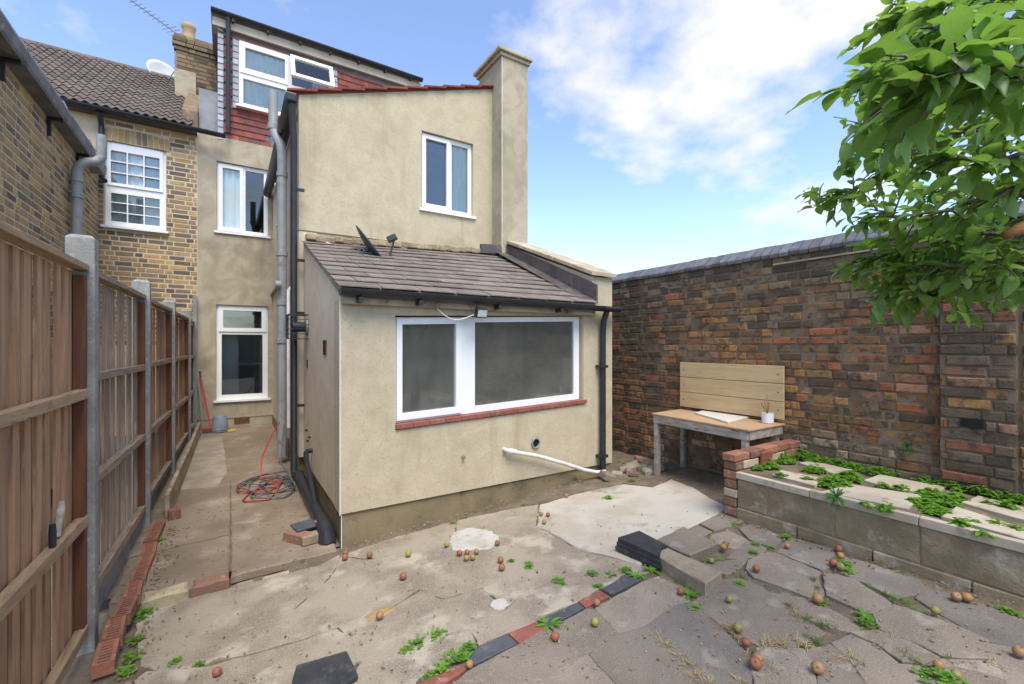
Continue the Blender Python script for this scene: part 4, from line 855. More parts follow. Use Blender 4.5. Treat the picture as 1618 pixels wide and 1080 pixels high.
# ================================================================== GARDEN WALL
gw = thing('brick_wall', 'tall sooty old brick garden wall with blue coping bricks', 'wall', (4.5, 2.0, 0))
GXW = 4.40
m = MB(); m.box(GXW + 0.006, GXW + 0.22, -7.0, 6.5, -0.3, 2.425); core = m.build('wall_core', M['mortar_dark'], gw)
DK, BR, OC, RD, PK, GY, WH = (0.068,0.056,0.047), (0.185,0.105,0.06), (0.34,0.20,0.075), (0.31,0.115,0.065), (0.33,0.19,0.145), (0.20,0.175,0.14), (0.36,0.325,0.28)
def gcol(y, z, r):
    n = mnoise.noise(Vector((y*0.9, z*1.3, 5))) ; n2 = mnoise.noise(Vector((y*1.7 + 9, z*2.2, 1)))
    if z > 2.2: pal = [(5,GY),(4,DK),(1,BR)]
    elif y > 3.7: pal = [(6,DK),(4,(0.085,0.078,0.06)),(1,BR),(0.7,RD)] if z > 1.2 else [(4,BR),(3,DK),(2,OC),(1,RD)]
    elif z < 0.75 and y > 2.2: pal = [(4,(0.20,0.17,0.14)),(3,(0.13,0.105,0.095)),(2,BR),(2,WH)]
    elif z < 0.85: pal = [(4,GY),(3,(0.2,0.17,0.14)),(2,BR),(2,WH),(1,PK)]
    elif z < 1.75: pal = [(3 + 5*n,OC),(3,BR),(1.5 - 2*n,DK),(1.6 + 3*max(0,n2),RD),(1,PK),(1.3,(0.20,0.115,0.055)),(0.8,(0.19,0.14,0.075))]
    else: pal = [(3,DK),(3.5,BR),(1.8 + 3*n,OC),(0.8,RD),(2,GY),(1.5,(0.25,0.155,0.085))]
    c = pick(r, [(max(0.05, w), c) for w, c in pal]); b = (0.135,0.105,0.08) if z > 1.9 else (0.20,0.125,0.07); k = 0.26
    return tuple((q * (1 - k) + w * k) * g for q, w, g in zip(c, b, (1.12, 0.98, 0.78)))
brickwork(core, (GXW, 0, 0), 90, -0.5, 5.4, 0.04, 2.425, 0.0745, 'sooty_brick', gcol, holes=[(0.71,1.09,0,2.5)], rough=0.006, jy=0.007, bond='flemish', seed=40, D=0.05, st=0.207)
m = MB(); m.box(GXW - 0.055, GXW + 0.05, 0.715, 1.085, 0.0, 2.41); pier = m.build('pier', M['mortar_dark'], gw)
DKP = [(4,DK),(3,(0.13,0.10,0.085)),(2,(0.15,0.125,0.10)),(0.6,RD),(0.8,PK),(1,OC)]
brickwork(pier, (GXW - 0.065, 0, 0), 90, 0.71, 1.09, 0.04, 2.42, 0.0745, 'sooty_brick', lambda y, z, r: tuple((q * 0.65 + w * 0.35) * g for q, w, g in zip(pick(r, DKP), (0.125,0.10,0.078), (1.08, 0.98, 0.82))), holes=[(0.86,0.98,1.02,1.095)], rough=0.005, jy=0.005, seed=41, st=0.24)
MB().box(GXW - 0.075, GXW - 0.056, 0.865, 0.975, 1.03, 1.09).build('brick_hole_shade', M['dark'], pier)  # solid dark block standing in for the shade where a brick is missing
cbm = MB(); P = [(-0.015,0,0.0),(-0.02,0,0.03),(-0.008,0,0.048),(0.10,0,0.135),(0.14,0,0.14),(0.22,0,0.14),(0.22,0,0.0)]
cbm.prism([(x, 0.004, z) for x, y, z in P], (0, 0.078, 0)); cme = cbm.mesh('coping_brick', M['blue_brick'])
cope = MB().box(GXW + 0.0, GXW + 0.2, -0.7, 5.6, 2.426, 2.46).build('coping_bed', M['mortar_dark'], gw)
for i in range(73):
    inst('coping_brick', cme, cope, (GXW - 0.01 + random.uniform(-0.004,0.004), -0.7 + 0.086 * i, 2.432 + random.uniform(-0.003,0.003)), (random.uniform(-0.01,0.01), 0, random.uniform(-0.015,0.015)))
a, b = on_x(1222, 418, GXW - 0.012), on_x(1420, 388, GXW - 0.012); MB().beam(a, b, 0.02, 0.014).build('cable_strip', M['rail'], gw)

MB().box(-2.5, 4.62, -7.25, -7.002, -0.3, 2.42).build('unseen_back_wall', mat('far_brick', (0.16,0.11,0.07), (0.09,0.07,0.055), (0.25,0.16,0.08), s1=2, s2=6, bump=0.8), gw)  # unseen wall behind the viewer, added to darken the window reflections
# ================================================================== RAISED BED
bed = thing('raised_bed', 'raised planting bed of stained blocks edged with cream stone, weeds growing in it', 'planter', (3.9, 1.2, 0.25))
BX, BT = 3.40, 0.60
m = MB(); m.box(BX + 0.005, BX + 0.1, -0.9, 2.04, 0.0, BT - 0.055); m.build('bed_core', M['block'], bed)
j = [2.045, 1.815, 1.374, 0.938, 0.50, 0.06, -0.38, -0.86]
for i in range(len(j) - 1):
    MB().box(BX + random.uniform(-0.004,0.004), BX + 0.1, j[i+1] + 0.005, j[i] - 0.005, BT - 0.27, BT - 0.054).build('block', M['block'], bed, bevel=0.005)
j2 = [2.045, 1.6, 1.16, 0.72, 0.28, -0.16, -0.6, -0.86]
for i in range(len(j2) - 1):
    MB().box(BX - 0.012 + random.uniform(-0.004,0.004), BX + 0.1, j2[i+1] + 0.004, j2[i] - 0.004, 0.1, BT - 0.278).build('block', M['block'], bed, bevel=0.005)
cj = [2.05, 1.52, 0.94, 0.34, -0.3, -0.86]
for i in range(len(cj) - 1):
    MB().box(BX - 0.012, BX + 0.035, cj[i+1] + 0.002, cj[i] - 0.002, BT - 0.05, BT + 0.002 + random.uniform(-0.003,0.003)).build('edging_stone', M['travertine'], bed, bevel=0.004)
m = MB(); nx, ny = 18, 60
for jj in range(ny + 1):
    for ii in range(nx + 1):
        x = BX + 0.03 + 0.97 * ii / nx; y = -0.88 + 2.95 * jj / ny; m.v.append(Vector((x, y, BT - 0.022 + 0.012 * mnoise.noise(Vector((x*9, y*9, 2))))))
for jj in range(ny):
    for ii in range(nx): a = jj*(nx+1)+ii; m.f.append((a, a+1, a+nx+2, a+nx+1))
m.build('bed_soil', M['soil'], bed, smooth=True)
def bz(p): return [on_z(1130 + x / 3.316, 660 + y / 3.316, BT) for x, y in p]
bzf = lambda x, y: BT
for p in ([(300,292),(345,272),(590,320),(520,352)], [(440,232),(500,222),(725,272),(650,300)], [(560,385),(700,345),(1085,402),(1010,472),(800,430)], [(775,322),(860,294),(1205,360),(1180,388),(960,372)],
          [(1185,512),(1260,460),(1700,600),(1720,660)], [(1290,440),(1375,405),(1720,490),(1720,560)]):
    slab('stone_slab', bz(p), M['travertine'], bed, 0.03, zf=bzf, jit=0.004, edge=0.005, tilt=0.012)
# brick end wall of the bed
ew = MB().box(BX + 0.0, GXW - 0.03, 2.055, 2.14, 0.0, 0.70).build('end_wall', M['mortar_dark'], bed)
rr = random.Random(5); z = 0.17; row = 0
while z < 0.66:
    x = BX - 0.012; k = 0
    while x < GXW - 0.06:
        L = (0.105 if (row % 2 == 0 and k == 0) else 0.215); x2 = min(x + L, GXW - 0.02)
        mm = M['oldbrick'] if rr.random() > 0.35 else M['copper']
        if x2 - x > 0.04: MB().box(x, x2 - 0.009, 2.045 + rr.uniform(-0.006,0.006), 2.152 + rr.uniform(-0.005,0.005), z + 0.004, z + 0.066).build('brick', mm, ew, bevel=0.007)
        x = x2 + 0.001; k += 1
    z += 0.0725; row += 1
x = BX - 0.025
while x < GXW - 0.1:
    m = MB(); m.obox((x + 0.105, 2.098 + rr.uniform(-0.006,0.006), 0.705 + rr.uniform(-0.004,0.004)), (0.205, 0.112, 0.058), Matrix.Rotation(rr.uniform(-0.02,0.02), 3, 'Y')); m.build('brick', M['redbrick'], ew, bevel=0.008); x += 0.214
m = MB(); m.obox((3.80, 2.032, 0.65), (0.16, 0.02, 0.13), Matrix.Rotation(0.1, 3, 'X')); m.build('quarry_tile', M['tile_red'], bed, bevel=0.004)

# ================================================================== FENCE
PS = [(-0.61, 3.29, 2.20), (-0.558, 4.90, 2.157), (-0.508, 6.45, 2.115), (-0.455, 8.18, 2.13)]
lab = ['nearest concrete fence post, pale with a flat chamfered top', 'concrete fence post, second from the camera', 'concrete fence post, third from the camera', 'farthest concrete fence post close to the house wall']
for (x, y, z), l in zip(PS, lab):
    m = MB(); x0, x1, y0, y1 = x - 0.12, x, y, y + 0.09; c = 0.018
    m.add([(x0,y0,-0.2),(x1,y0,-0.2),(x1,y1,-0.2),(x0,y1,-0.2),(x0,y0,z-c),(x1,y0,z-c),(x1,y1,z-c),(x0,y1,z-c),(x0+c,y0+c,z),(x1-c,y0+c,z),(x1-c,y1-c,z),(x0+c,y1-c,z)],
          [(0,3,2,1),(0,1,5,4),(1,2,6,5),(2,3,7,6),(3,0,4,7),(4,5,9,8),(5,6,10,9),(6,7,11,10),(7,4,8,11),(8,9,10,11)])
    o = m.build('concrete_post', M['post'], None, bevel=0.005); tag(o, l, 'fence post', 'concrete fence posts')
    m = MB(); m.box(x - 0.10, x - 0.03, y - 0.004, y + 0.0, 0.2, z - 0.22)
def panel(xa, ya, xb, yb, top, bot, rails, bw, bm, rm, label, name='fence_panel', cap=True, gravel=None, over=0.012):
    t = thing(name, label, 'fence panel', ((xa + xb) / 2, (ya + yb) / 2, bot), 'fence panels beside the passage')
    A, B = Vector((xa, ya, 0)), Vector((xb, yb, 0)); d = (B - A); L = d.length; d.normalize(); nrm = Vector((d.y, -d.x, 0))   # towards the passage
    if nrm.x < 0: nrm = -nrm
    n = max(2, int(L / bw)); rnd = random.Random(int(ya * 100))
    for i in range(n):
        a = A + d * (L * i / n); w = L / n; off_ = rnd.uniform(-0.004, 0.004)
        p = [a + d * 0.001 - nrm * (0.066 + off_), a + d * (w + over) - nrm * (0.080 + off_), a + d * (w + over) - nrm * (0.085 + off_), a + d * 0.001 - nrm * (0.078 + off_)]
        m = MB(); m.prism([q + Vector((0,0,bot + 0.0)) for q in p], (rnd.uniform(-0.004,0.004), rnd.uniform(-0.006,0.006), top - bot - 0.03)); m.build('fence_board', bm, t)
    for z, h in rails:
        a = A - nrm * 0.044 + Vector((0,0,z)); b = B - nrm * 0.044 + Vector((0,0,z + rnd.uniform(-0.01,0.01)))
        MB().beam(a + d * 0.01, b - d * 0.01, 0.045, h).build('fence_rail', rm, t, bevel=0.005)
    for e, s in ((A, 1), (B, -1)):
        c_ = e + d * (0.028 * s) - nrm * 0.050; m = MB(); m.beam(c_ + Vector((0,0,bot)), c_ + Vector((0,0,top - 0.05)), 0.045, 0.05, up=d); m.build('fence_batten', M['batten'], t)
    if cap: MB().beam(A - nrm * 0.058 + Vector((0,0,top)), B - nrm * 0.058 + Vector((0,0,top)), 0.075, 0.035).build('cap_rail', rm, t, bevel=0.005)
    if gravel: MB().beam(A - nrm * 0.06 + Vector((0,0,gravel)), B - nrm * 0.06 + Vector((0,0,gravel)), 0.03, 0.16).build('gravel_board', M['post'], t)
    return t
panel(-0.665, 1.62, -0.612, 3.285, 2.02, 0.06, [(1.33,0.055),(0.665,0.06),(0.07,0.06)], 0.105, M['board_red'], M['rail_new'], 'nearest fence panel of wide reddish boards with pale rails', gravel=0.0)
panel(-0.607, 3.395, -0.56, 4.895, 2.01, 0.20, [(1.42,0.05),(0.83,0.055),(0.225,0.06)], 0.075, M['board_grey'], M['rail'], 'weathered grey fence panel of narrow slats above the perforated bricks', gravel=0.10)
panel(-0.555, 5.005, -0.51, 6.445, 2.0, 0.22, [(1.42,0.05),(0.83,0.055),(0.26,0.06)], 0.08, M['board_brown'], M['rail'], 'brown fence panel between second and third concrete posts', gravel=0.13)
panel(-0.505, 6.555, -0.457, 8.175, 1.99, 0.25, [(1.42,0.05),(0.83,0.055),(0.29,0.06)], 0.08, M['board_brown'], M['rail'], 'brown fence panel between third and farthest concrete posts', gravel=0.16)
panel(-0.452, 8.285, -0.43, 9.06, 1.97, 0.28, [(1.42,0.05),(0.83,0.055),(0.30,0.06)], 0.08, M['board_brown'], M['rail'], 'short brown fence panel ending at the house wall', gravel=0.18)
o = MB().box(-0.475, -0.42, 9.0, 9.07, 0.2, 2.42).build('steel_end_post', M['grey_sheet'], None); tag(o, 'grey upright post where the fence meets the house wall', 'post')

# ================================================================== WORK TABLE BY THE WALL
tb = thing('work_table', 'makeshift work table with plywood top and whitewashed timber frame against the brick wall', 'table', (4.0, 2.65, 0.2))
TZ = 0.855
m = MB(); m.prism([(3.785,2.17,TZ),(4.385,2.17,TZ),(4.385,3.31,TZ),(3.85,3.275,TZ)], (0,0,0.016)); m.build('table_top', M['ply'], tb, bevel=0.003)
MB().beam((3.805,2.19,TZ-0.042),(3.865,3.255,TZ-0.042), 0.026, 0.08).build('apron', M['whitewood'], tb, bevel=0.004)
MB().beam((3.82,2.195,TZ-0.042),(4.37,2.195,TZ-0.042), 0.026, 0.08).build('apron', M['whitewood'], tb, bevel=0.004)
MB().beam((3.88,3.255,TZ-0.042),(4.37,3.285,TZ-0.042), 0.026, 0.08).build('apron', M['whitewood'], tb, bevel=0.004)
for (x, y, zb) in ((3.882,3.225,0.08),(3.825,2.225,0.08),(4.35,3.25,0.1),(4.35,2.24,0.1)):
    MB().box(x-0.026, x+0.026, y-0.024, y+0.024, zb, TZ-0.003).build('leg', M['whitewood'], tb, bevel=0.004)
bb = thing('plank_backboard', 'pale three plank board fixed to the brick wall above the table', 'board', (4.37, 2.72, 0.9))
for i in range(3):
    z0 = 0.905 + i * 0.168; m = MB(); m.prism([(4.376,2.17,z0+0.002),(4.376,3.30,z0+0.002),(4.376,3.30,z0+0.165),(4.376,2.17,z0+0.165)], (-0.02,0,0)); p_ = m.build('plank', M['plank'], bb, bevel=0.003)
    for y in (2.22, 3.25): MB().lathe([(0.006,0),(0.006,0.003)], 8, (4.356,y,z0+0.085), Matrix.Rotation(R(-90),3,'Y')).build('screw', M['dark'], p_)
c = [on_z(u, v, TZ + 0.017) for u, v in ((1098,654),(1130,645),(1186,660),(1150,669))]
o = MB().prism(c, (0,0,0.018)).build('white_board', M['white_board'], None, bevel=0.003); tag(o, 'thin white rectangular board lying flat on the work table', 'board')
pc = on_z(1213, 668, TZ + 0.0165)
pt = thing('plant_pot', 'small white pot with dried stems on the table corner', 'plant pot', pc)
MB().lathe([(0.043,0),(0.05,0.005),(0.052,0.095),(0.047,0.095),(0.045,0.06),(0.0,0.06)], 24, pc).build('pot', M['ceramic'], pt, smooth='auto')
m = MB(); rr = random.Random(8)
for i in range(9):
    a = rr.uniform(0, 6.28); r_ = rr.uniform(0.02, 0.07); h = rr.uniform(0.1, 0.2); m.tube([pc + Vector((0,0,0.06)), pc + Vector((math.cos(a)*r_*0.4, math.sin(a)*r_*0.4, 0.06+h*0.5)), pc + Vector((math.cos(a)*r_, math.sin(a)*r_, 0.06+h))], 0.0025, 5)
m.build('dried_stems', mat('dry_stem', (0.25,0.12,0.06), (0.35,0.22,0.12), s1=20), pt)
# ================================================================== SMALL THINGS
# floodlight
fp = on_y(760, 494, EY - 0.14); fl = thing('floodlight', 'small black floodlight under the extension gutter', 'floodlight', fp)
m = MB(); m.obox(fp, (0.115, 0.05, 0.085), Matrix.Rotation(R(18), 3, 'X')); m.build('lamp_body', M['black'], fl, bevel=0.008)
m = MB(); m.obox(fp + Vector((0,-0.028,-0.008)), (0.092,0.004,0.062), Matrix.Rotation(R(18), 3, 'X')); m.build('lens', mat('lamp_lens', (0.62,0.62,0.58), (0.45,0.45,0.42), s1=40, rough=0.2), fl)
m = MB(); m.tube([fp + Vector((0.0,0.02,0.04)), fp + Vector((0,0.08,0.06))], 0.01, 8); m.build('arm', M['black'], fl)
m = MB(); a, b = on_y(690, 487, EY-0.05), on_y(748, 497, EY-0.1); m.tube([a + (b-a)*t + Vector((0,-0.01,-0.09*math.sin(math.pi*t)*(1-0.4*t))) for t in [i/12 for i in range(13)]], 0.004, 6); m.build('cable', M['upvc'], fl)
# dark satellite dish on the lean-to roof
def dish(name, label, c, nrm, rx, rz, material, arm, foot, cat='satellite dish'):
    t = thing(name, label, cat, foot); n = nrm.normalized(); x = n.cross(Vector((0,0,1))).normalized(); y = x.cross(n)
    m = MB(); K, Nn = 5, 24; m.v.append(c - n * 0.05)
    for k in range(1, K + 1):
        for i in range(Nn):
            a = 2*math.pi*i/Nn; q = k / K; m.v.append(c + x*(rx*q*math.cos(a)) + y*(rz*q*math.sin(a)) - n * 0.05 * (1 - q*q))
    for i in range(Nn): m.f.append((0, 1+i, 1+(i+1) % Nn))
    for k in range(K-1):
        for i in range(Nn): m.f.append((1+k*Nn+i, 1+(k+1)*Nn+i, 1+(k+1)*Nn+(i+1) % Nn, 1+k*Nn+(i+1) % Nn))
    o = m.build('reflector', material, t, smooth=True, fix=False); sdm = o.modifiers.new('s', 'SOLIDIFY'); sdm.thickness = 0.012
    low = c - y * rz * 0.95; tip = arm
    MB().tube([low - n*0.01, tip], 0.011, 8).build('feed_arm', material, t, smooth='auto')
    d = (c - tip).normalized(); m = MB(); m.beam(tip - d*0.02, tip + d*0.09, 0.06, 0.07); m.build('receiver', material, t, bevel=0.012)
    m = MB(); m.tube([c - n*0.06, c - n*0.13, foot + Vector((0,0,0.02))], 0.016, 8); m.build('mount', material, t)
    m = MB(); m.tube([foot + Vector((-0.09,-0.09,0)), foot + Vector((0,0,0.09)), foot + Vector((0.09,-0.11,-0.03))], 0.008, 6); m.tube([foot + Vector((-0.08,0.1,0.03)), foot + Vector((0,0,0.09)), foot + Vector((0.08,0.09,0.03))], 0.008, 6); m.build('bracket', M['steel'], t)
    return t
dc = on_y(588, 390, 5.12); tip = on_y(624, 374, 5.0)
dish('satellite_dish', 'small dark satellite dish standing on the lean-to slate roof', dc, Vector((0.50,-0.20,0.42)), 0.26, 0.285, M['dish'], tip, Vector((dc.x - 0.10, dc.y + 0.06, 2.60)))
dc = Vector((-1.09, 11.55, 7.16)); dish('satellite_dish', 'pale satellite dish behind the roof ridge of the brick house', dc, Vector((0.35,-0.8,0.3)), 0.30, 0.27, M['dish_white'], dc + Vector((0.25,-0.35,0.02)), dc + Vector((0,0.25,-0.3)))
m = MB(); a = on_y(481, 369, OY-0.02); m.tube([a, on_y(520,384,5.5), on_y(560,398,5.25), on_y(575,400,5.2)], 0.006, 6); o = m.build('aerial_cable', M['upvc'], None); tag(o, 'white cable running down to the dark satellite dish', 'cable')
m = MB(); a = on_y(480, 361, OY-0.012)
# TV aerial
ta = thing('tv_aerial', 'television aerial on a thin mast beside the brick chimney', 'aerial', (-0.88, 10.95, 6.7))
MB().tube([(-0.86,10.95,6.7),(-0.87,10.95,7.85)], 0.012, 8).build('mast', M['steel'], ta)
A, B = Vector((-0.83,11.05,7.75)), Vector((-1.85,10.05,7.78)); d = (B-A).normalized(); s_ = d.cross(Vector((0,0,1))).normalized()
MB().tube([A, B], 0.009, 6).build('boom', M['steel'], ta)
for i in range(18):
    p = A.lerp(B, i / 17); l = 0.09 if i > 2 else 0.16; MB().tube([p - s_*l + Vector((0,0,0.005)), p + s_*l + Vector((0,0,0.005))], 0.005, 5).build('element', M['steel'], ta)
# bucket, broom, sponge at the end of the passage
bp = on_alley(347, 677); bp = Vector((-0.10, 8.72, az(8.72)))
bu = thing('bucket', 'upturned blue grey plastic bucket at the end of the passage', 'bucket', bp)
MB().lathe([(0.125,0),(0.13,0.012),(0.12,0.02),(0.10,0.25),(0.095,0.258),(0.0,0.26)], 28, bp + Vector((0,0,0.004))).build('bucket_shell', M['bucket'], bu, smooth='auto')
MB().lathe([(0.122,0),(0.128,0.004),(0.128,0.02),(0.119,0.022)], 28, bp + Vector((0,0,0.03))).build('rim_band', M['bucket'], bu, smooth='auto')
br = Vector((-0.22, 8.68, az(8.68))); bo = thing('broom', 'broom with red handle leaning in the corner of fence and wall', 'broom', br)
MB().tube([br + Vector((0.0,0.0,0.08)), Vector((-0.37, 9.0, 1.08))], 0.013, 10).build('handle', M['red'], bo, smooth='auto'); MB().tube([Vector((-0.368, 8.997, 1.07)), Vector((-0.384, 9.03, 1.17))], 0.014, 10).build('handle_grip', M['black'], bo)
m = MB(); m.obox(br + Vector((0.0,0,0.075)), (0.24,0.05,0.035)); m.build('broom_head', M['red'], bo, bevel=0.008); m = MB(); m.obox(br + Vector((0,0,0.03)), (0.235,0.045,0.06)); m.build('bristles', M['hose_grey'], bo)
MB().tube([Vector((-0.33,8.85,az(8.85))), Vector((-0.40,9.03,1.0))], 0.010, 8).build('grey_handle', M['grey_pipe'], None); tag(bpy.data.objects['grey_handle'], 'thin grey pole leaning beside the red broom', 'pole')
sp_ = Vector((0.06, 8.62, az(8.62)+0.018)); o = MB().obox(sp_, (0.12,0.07,0.035), rot_z(20)).build('sponge', M['yellow'], None, bevel=0.008); tag(o, 'yellow sponge on the ground beside the bucket', 'sponge')
# hoses
def coil(name, label, c, loops, material, r, seed, tail):
    rnd = random.Random(seed); pts = []
    for k in range(loops * 18):
        a = 2*math.pi*k/18; L = k // 18; rr_ = r * (0.75 + 0.35 * math.sin(L * 2.1 + seed)); ox, oy = 0.09 * math.sin(L*1.7+seed), 0.12 * math.cos(L*2.3+seed)
        x = c.x + ox + rr_ * 0.85 * math.cos(a) + 0.04 * math.sin(3*a + L); y = c.y + oy * 1.6 + rr_ * 1.15 * math.sin(a + 0.3 * math.sin(a * 2 + L)); x = min(x, 0.60); pts.append(Vector((x, y, az(y) + 0.014 + 0.011 * L + 0.008 * math.sin(a * 2 + L))))
    pts += tail; m = MB(); m.tube(pts, 0.0072, 8); o = m.build(name, material, None, smooth=True); tag(o, label, 'hose')
cc = Vector((0.36, 5.35, 0))
coil('garden_hose', 'grey garden hose coiled on the passage floor by the downpipe', cc + Vector((0.03,0.12,0)), 5, M['hose_grey'], 0.30, 1, [Vector((0.52,5.75,0.25)), Vector((0.56,6.0,0.5)), Vector((0.60,6.2,0.62))])
coil('garden_hose', 'red garden hose coiled with the grey hose on the passage floor', cc, 2, M['hose_red'], 0.33, 4, [Vector((0.30,5.5,0.17)), Vector((0.33,5.75,0.35)), Vector((0.45,6.0,0.55)), Vector((0.54,6.15,0.66))])
# bricks and slate piled at the drain
bpz = Vector((0.50, 3.98, az(3.98)))
for i, (dx_, dy_, dz_, sx_, sy_, sz_, rz__, mm, l, nm) in enumerate(((-0.02,-0.03,0.045,0.10,0.22,0.075,35,M['oldbrick'],'brown brick lying lengthways at the drain corner','loose_brick'), (0.09,-0.10,0.045,0.21,0.10,0.07,8,M['block'],'pinkish brick in front of the drain corner','loose_brick'),
        (0.05,0.06,0.095,0.20,0.17,0.018,12,M['tile_blue'],'blue grey slate laid over the bricks at the drain','slate_piece'), (0.16,0.0,0.10,0.09,0.10,0.06,20,M['oldbrick'],'brown half brick beside the drain pipe','loose_brick'))):
    m = MB(); m.obox(bpz + Vector((dx_,dy_,dz_)), (sx_,sy_,sz_), rot_z(rz__)); o = m.build(nm, mm, None, bevel=0.007); tag(o, l, 'brick' if 'brick' in nm else 'slate', 'rubble by the drain')
# black plastic drain covers
c = [on_yard(u, v, 0.09) for u, v in ((976,852),(1010,838),(1048,856),(1042,878))]
dcv = thing('drain_cover', 'stepped black plastic cover on the pale concrete', 'cover', on_yard(1010, 870))
cc_ = sum(c, Vector()) / 4
for i, s in enumerate((1.10, 1.05, 1.0)):
    z0 = yz(cc_.x, cc_.y) + 0.004 + 0.03 * i; q = [Vector((cc_.x + (p.x - cc_.x) * s, cc_.y + (p.y - cc_.y) * s, z0)) for p in c]; MB().prism(q, (0,0,0.029)).build('step', M['black_matt'], dcv, bevel=0.004)
c = [on_yard(u, v, 0.03) for u, v in ((468,1050),(548,1027),(566,1065),(520,1095),(455,1100))]
o = MB().prism([p - Vector((0,0,0.03)) for p in c], (0,0,0.03)).build('slate_slab', M['black_matt'], None, bevel=0.006); tag(o, 'black slab lying on the cracked concrete in the foreground', 'slab')
# perforated bricks along the fence, planks further back
def holed(name, parent, c, rz_deg, material):
    m = MB(); rm_ = rot_z(rz_deg); L, Wd, Hh = 0.21, 0.085, 0.065
    def b(x0,x1,y0,y1,z0,z1): m.obox(c + rm_ @ Vector(((x0+x1)/2,(y0+y1)/2,(z0+z1)/2)), (x1-x0,y1-y0,z1-z0), rm_)
    b(-Wd/2,-Wd/2+0.018,-L/2,L/2,0,Hh); b(Wd/2-0.018,Wd/2,-L/2,L/2,0,Hh); b(-Wd/2+0.018,Wd/2-0.018,-L/2,L/2,0,0.012)
    for k in range(8):
        y0 = -L/2 + k * (L - 0.012) / 7; b(-Wd/2+0.018, Wd/2-0.018, y0, y0 + 0.012, 0.012, Hh - 0.001)
    o = m.build(name, material, parent); return o
A, B = on_yard(140, 1078, 0.05), on_yard(240, 838, 0.10); n = 9
A = Vector((-0.525, 2.95, 0)); B = Vector((-0.49, 4.85, 0))
for i in range(n):
    p = A.lerp(B, (i + 0.5) / n); o = holed('perforated_brick', None, p + Vector((random.uniform(-0.008,0.008), 0, max(yz(p.x, p.y), az(p.y)) - 0.02 + random.uniform(-0.006,0.006))), random.uniform(-4, 4), M['redbrick'])
    tag(o, ('nearest' if i == 0 else 'farthest' if i == n - 1 else ['', 'second', 'third', 'fourth', 'fifth', 'sixth', 'seventh', 'eighth'][i]) + ' red perforated brick' + ('' if i in (0, n - 1) else ' from the camera') + ' in the row along the fence foot', 'brick', 'perforated bricks along the fence')
for (ya, yb, x, h, l) in ((5.0, 6.55, -0.42, 0.22, 'flaking cream plank on edge along the fence foot, nearer one'), (6.6, 8.6, -0.38, 0.20, 'flaking cream plank on edge along the fence foot, nearer the house')):
    m = MB(); m.beam((x - 0.03, ya, az(ya) + h/2), (x + 0.01, yb, az(yb) + h/2), 0.035, h); o = m.build('old_plank', mat('flaking_plank', (0.40,0.34,0.25), (0.28,0.20,0.12), (0.18,0.12,0.07), s1=6, s2=11, bump=0.8, bs=30), None, bevel=0.006); tag(o, l, 'plank')
o = MB().obox((-0.40, 5.0, az(5.0) + 0.04), (0.09,0.1,0.09), rot_z(10)).build('loose_brick', M['redbrick'], None, bevel=0.008); tag(o, 'orange brick end standing at the foot of the second fence post', 'brick')
# tool handle hooked behind the fence rail
th = thing('garden_shears', 'tool with pale and black handles tucked behind the rail of the nearest fence panel', 'tool', on_x(92, 850, -0.66))
a, b = on_x(97, 792, -0.675), on_x(90, 848, -0.675); MB().tube([a, a.lerp(b, 0.2), b], [0.012, 0.017, 0.013], 10).build('handle', mat('worn_handle', (0.45,0.42,0.36), (0.3,0.27,0.22), s1=20), th, smooth='auto')
a, b = on_x(83, 828, -0.665), on_x(83, 876, -0.665); MB().tube([a, a.lerp(b, 0.3), b], [0.011, 0.014, 0.012], 10).build('handle', M['black'], th, smooth='auto')
# rubble at the foot of the brick wall
rr = random.Random(17); RBO = []
for i, (u, v) in enumerate(((988,745),(1002,752),(1018,742),(975,752),(1010,728),(960,757),(1030,748),(993,736))):
    p = on_yard(u, v); r_ = rr.uniform(0.04, 0.09); m = MB()
    for k in range(12):
        pass
    m.obox(p + Vector((0,0,r_*0.35)), (r_*2, r_*1.5, r_*0.9), Matrix.Rotation(rr.uniform(0,3),3,'Z') @ Matrix.Rotation(rr.uniform(-0.3,0.3),3,'X'))
    o = m.build('rubble_stone', [M['concrete'], M['oldbrick'], M['flag']][i % 3], None, bevel=0.014); RBO.append((p.x, o, ['pale concrete', 'reddish brick', 'grey stone'][i % 3]))

ORD = ['first','second','third','fourth','fifth','sixth','seventh','eighth','ninth','tenth','eleventh','twelfth','thirteenth','fourteenth','fifteenth','sixteenth','seventeenth','eighteenth','nineteenth','twentieth'] + ['twenty-' + q for q in ('first','second','third','fourth','fifth','sixth','seventh','eighth','ninth')]
def single_out(objs, cat):
    """look-alikes that share a phrase are told apart by their order from the left"""
    by = {}
    for o, phrase in objs: by.setdefault(phrase, []).append(o)
    for phrase, os_ in by.items():
        os_.sort(key=lambda o: project(o.location)[0])
        for i, o in enumerate(os_):
            tag(o, phrase if len(os_) == 1 else f'{phrase}, {ORD[i]} such from the left', cat, phrase if len(os_) > 1 else None)
seen = {}
for _, o, kd in sorted(RBO, key=lambda q: q[0]):
    seen[kd] = seen.get(kd, 0) + 1; tag(o, f'{kd} lump of rubble near the extension corner, {ORD[seen[kd]-1]} from the left', 'stone', 'rubble at the extension corner')
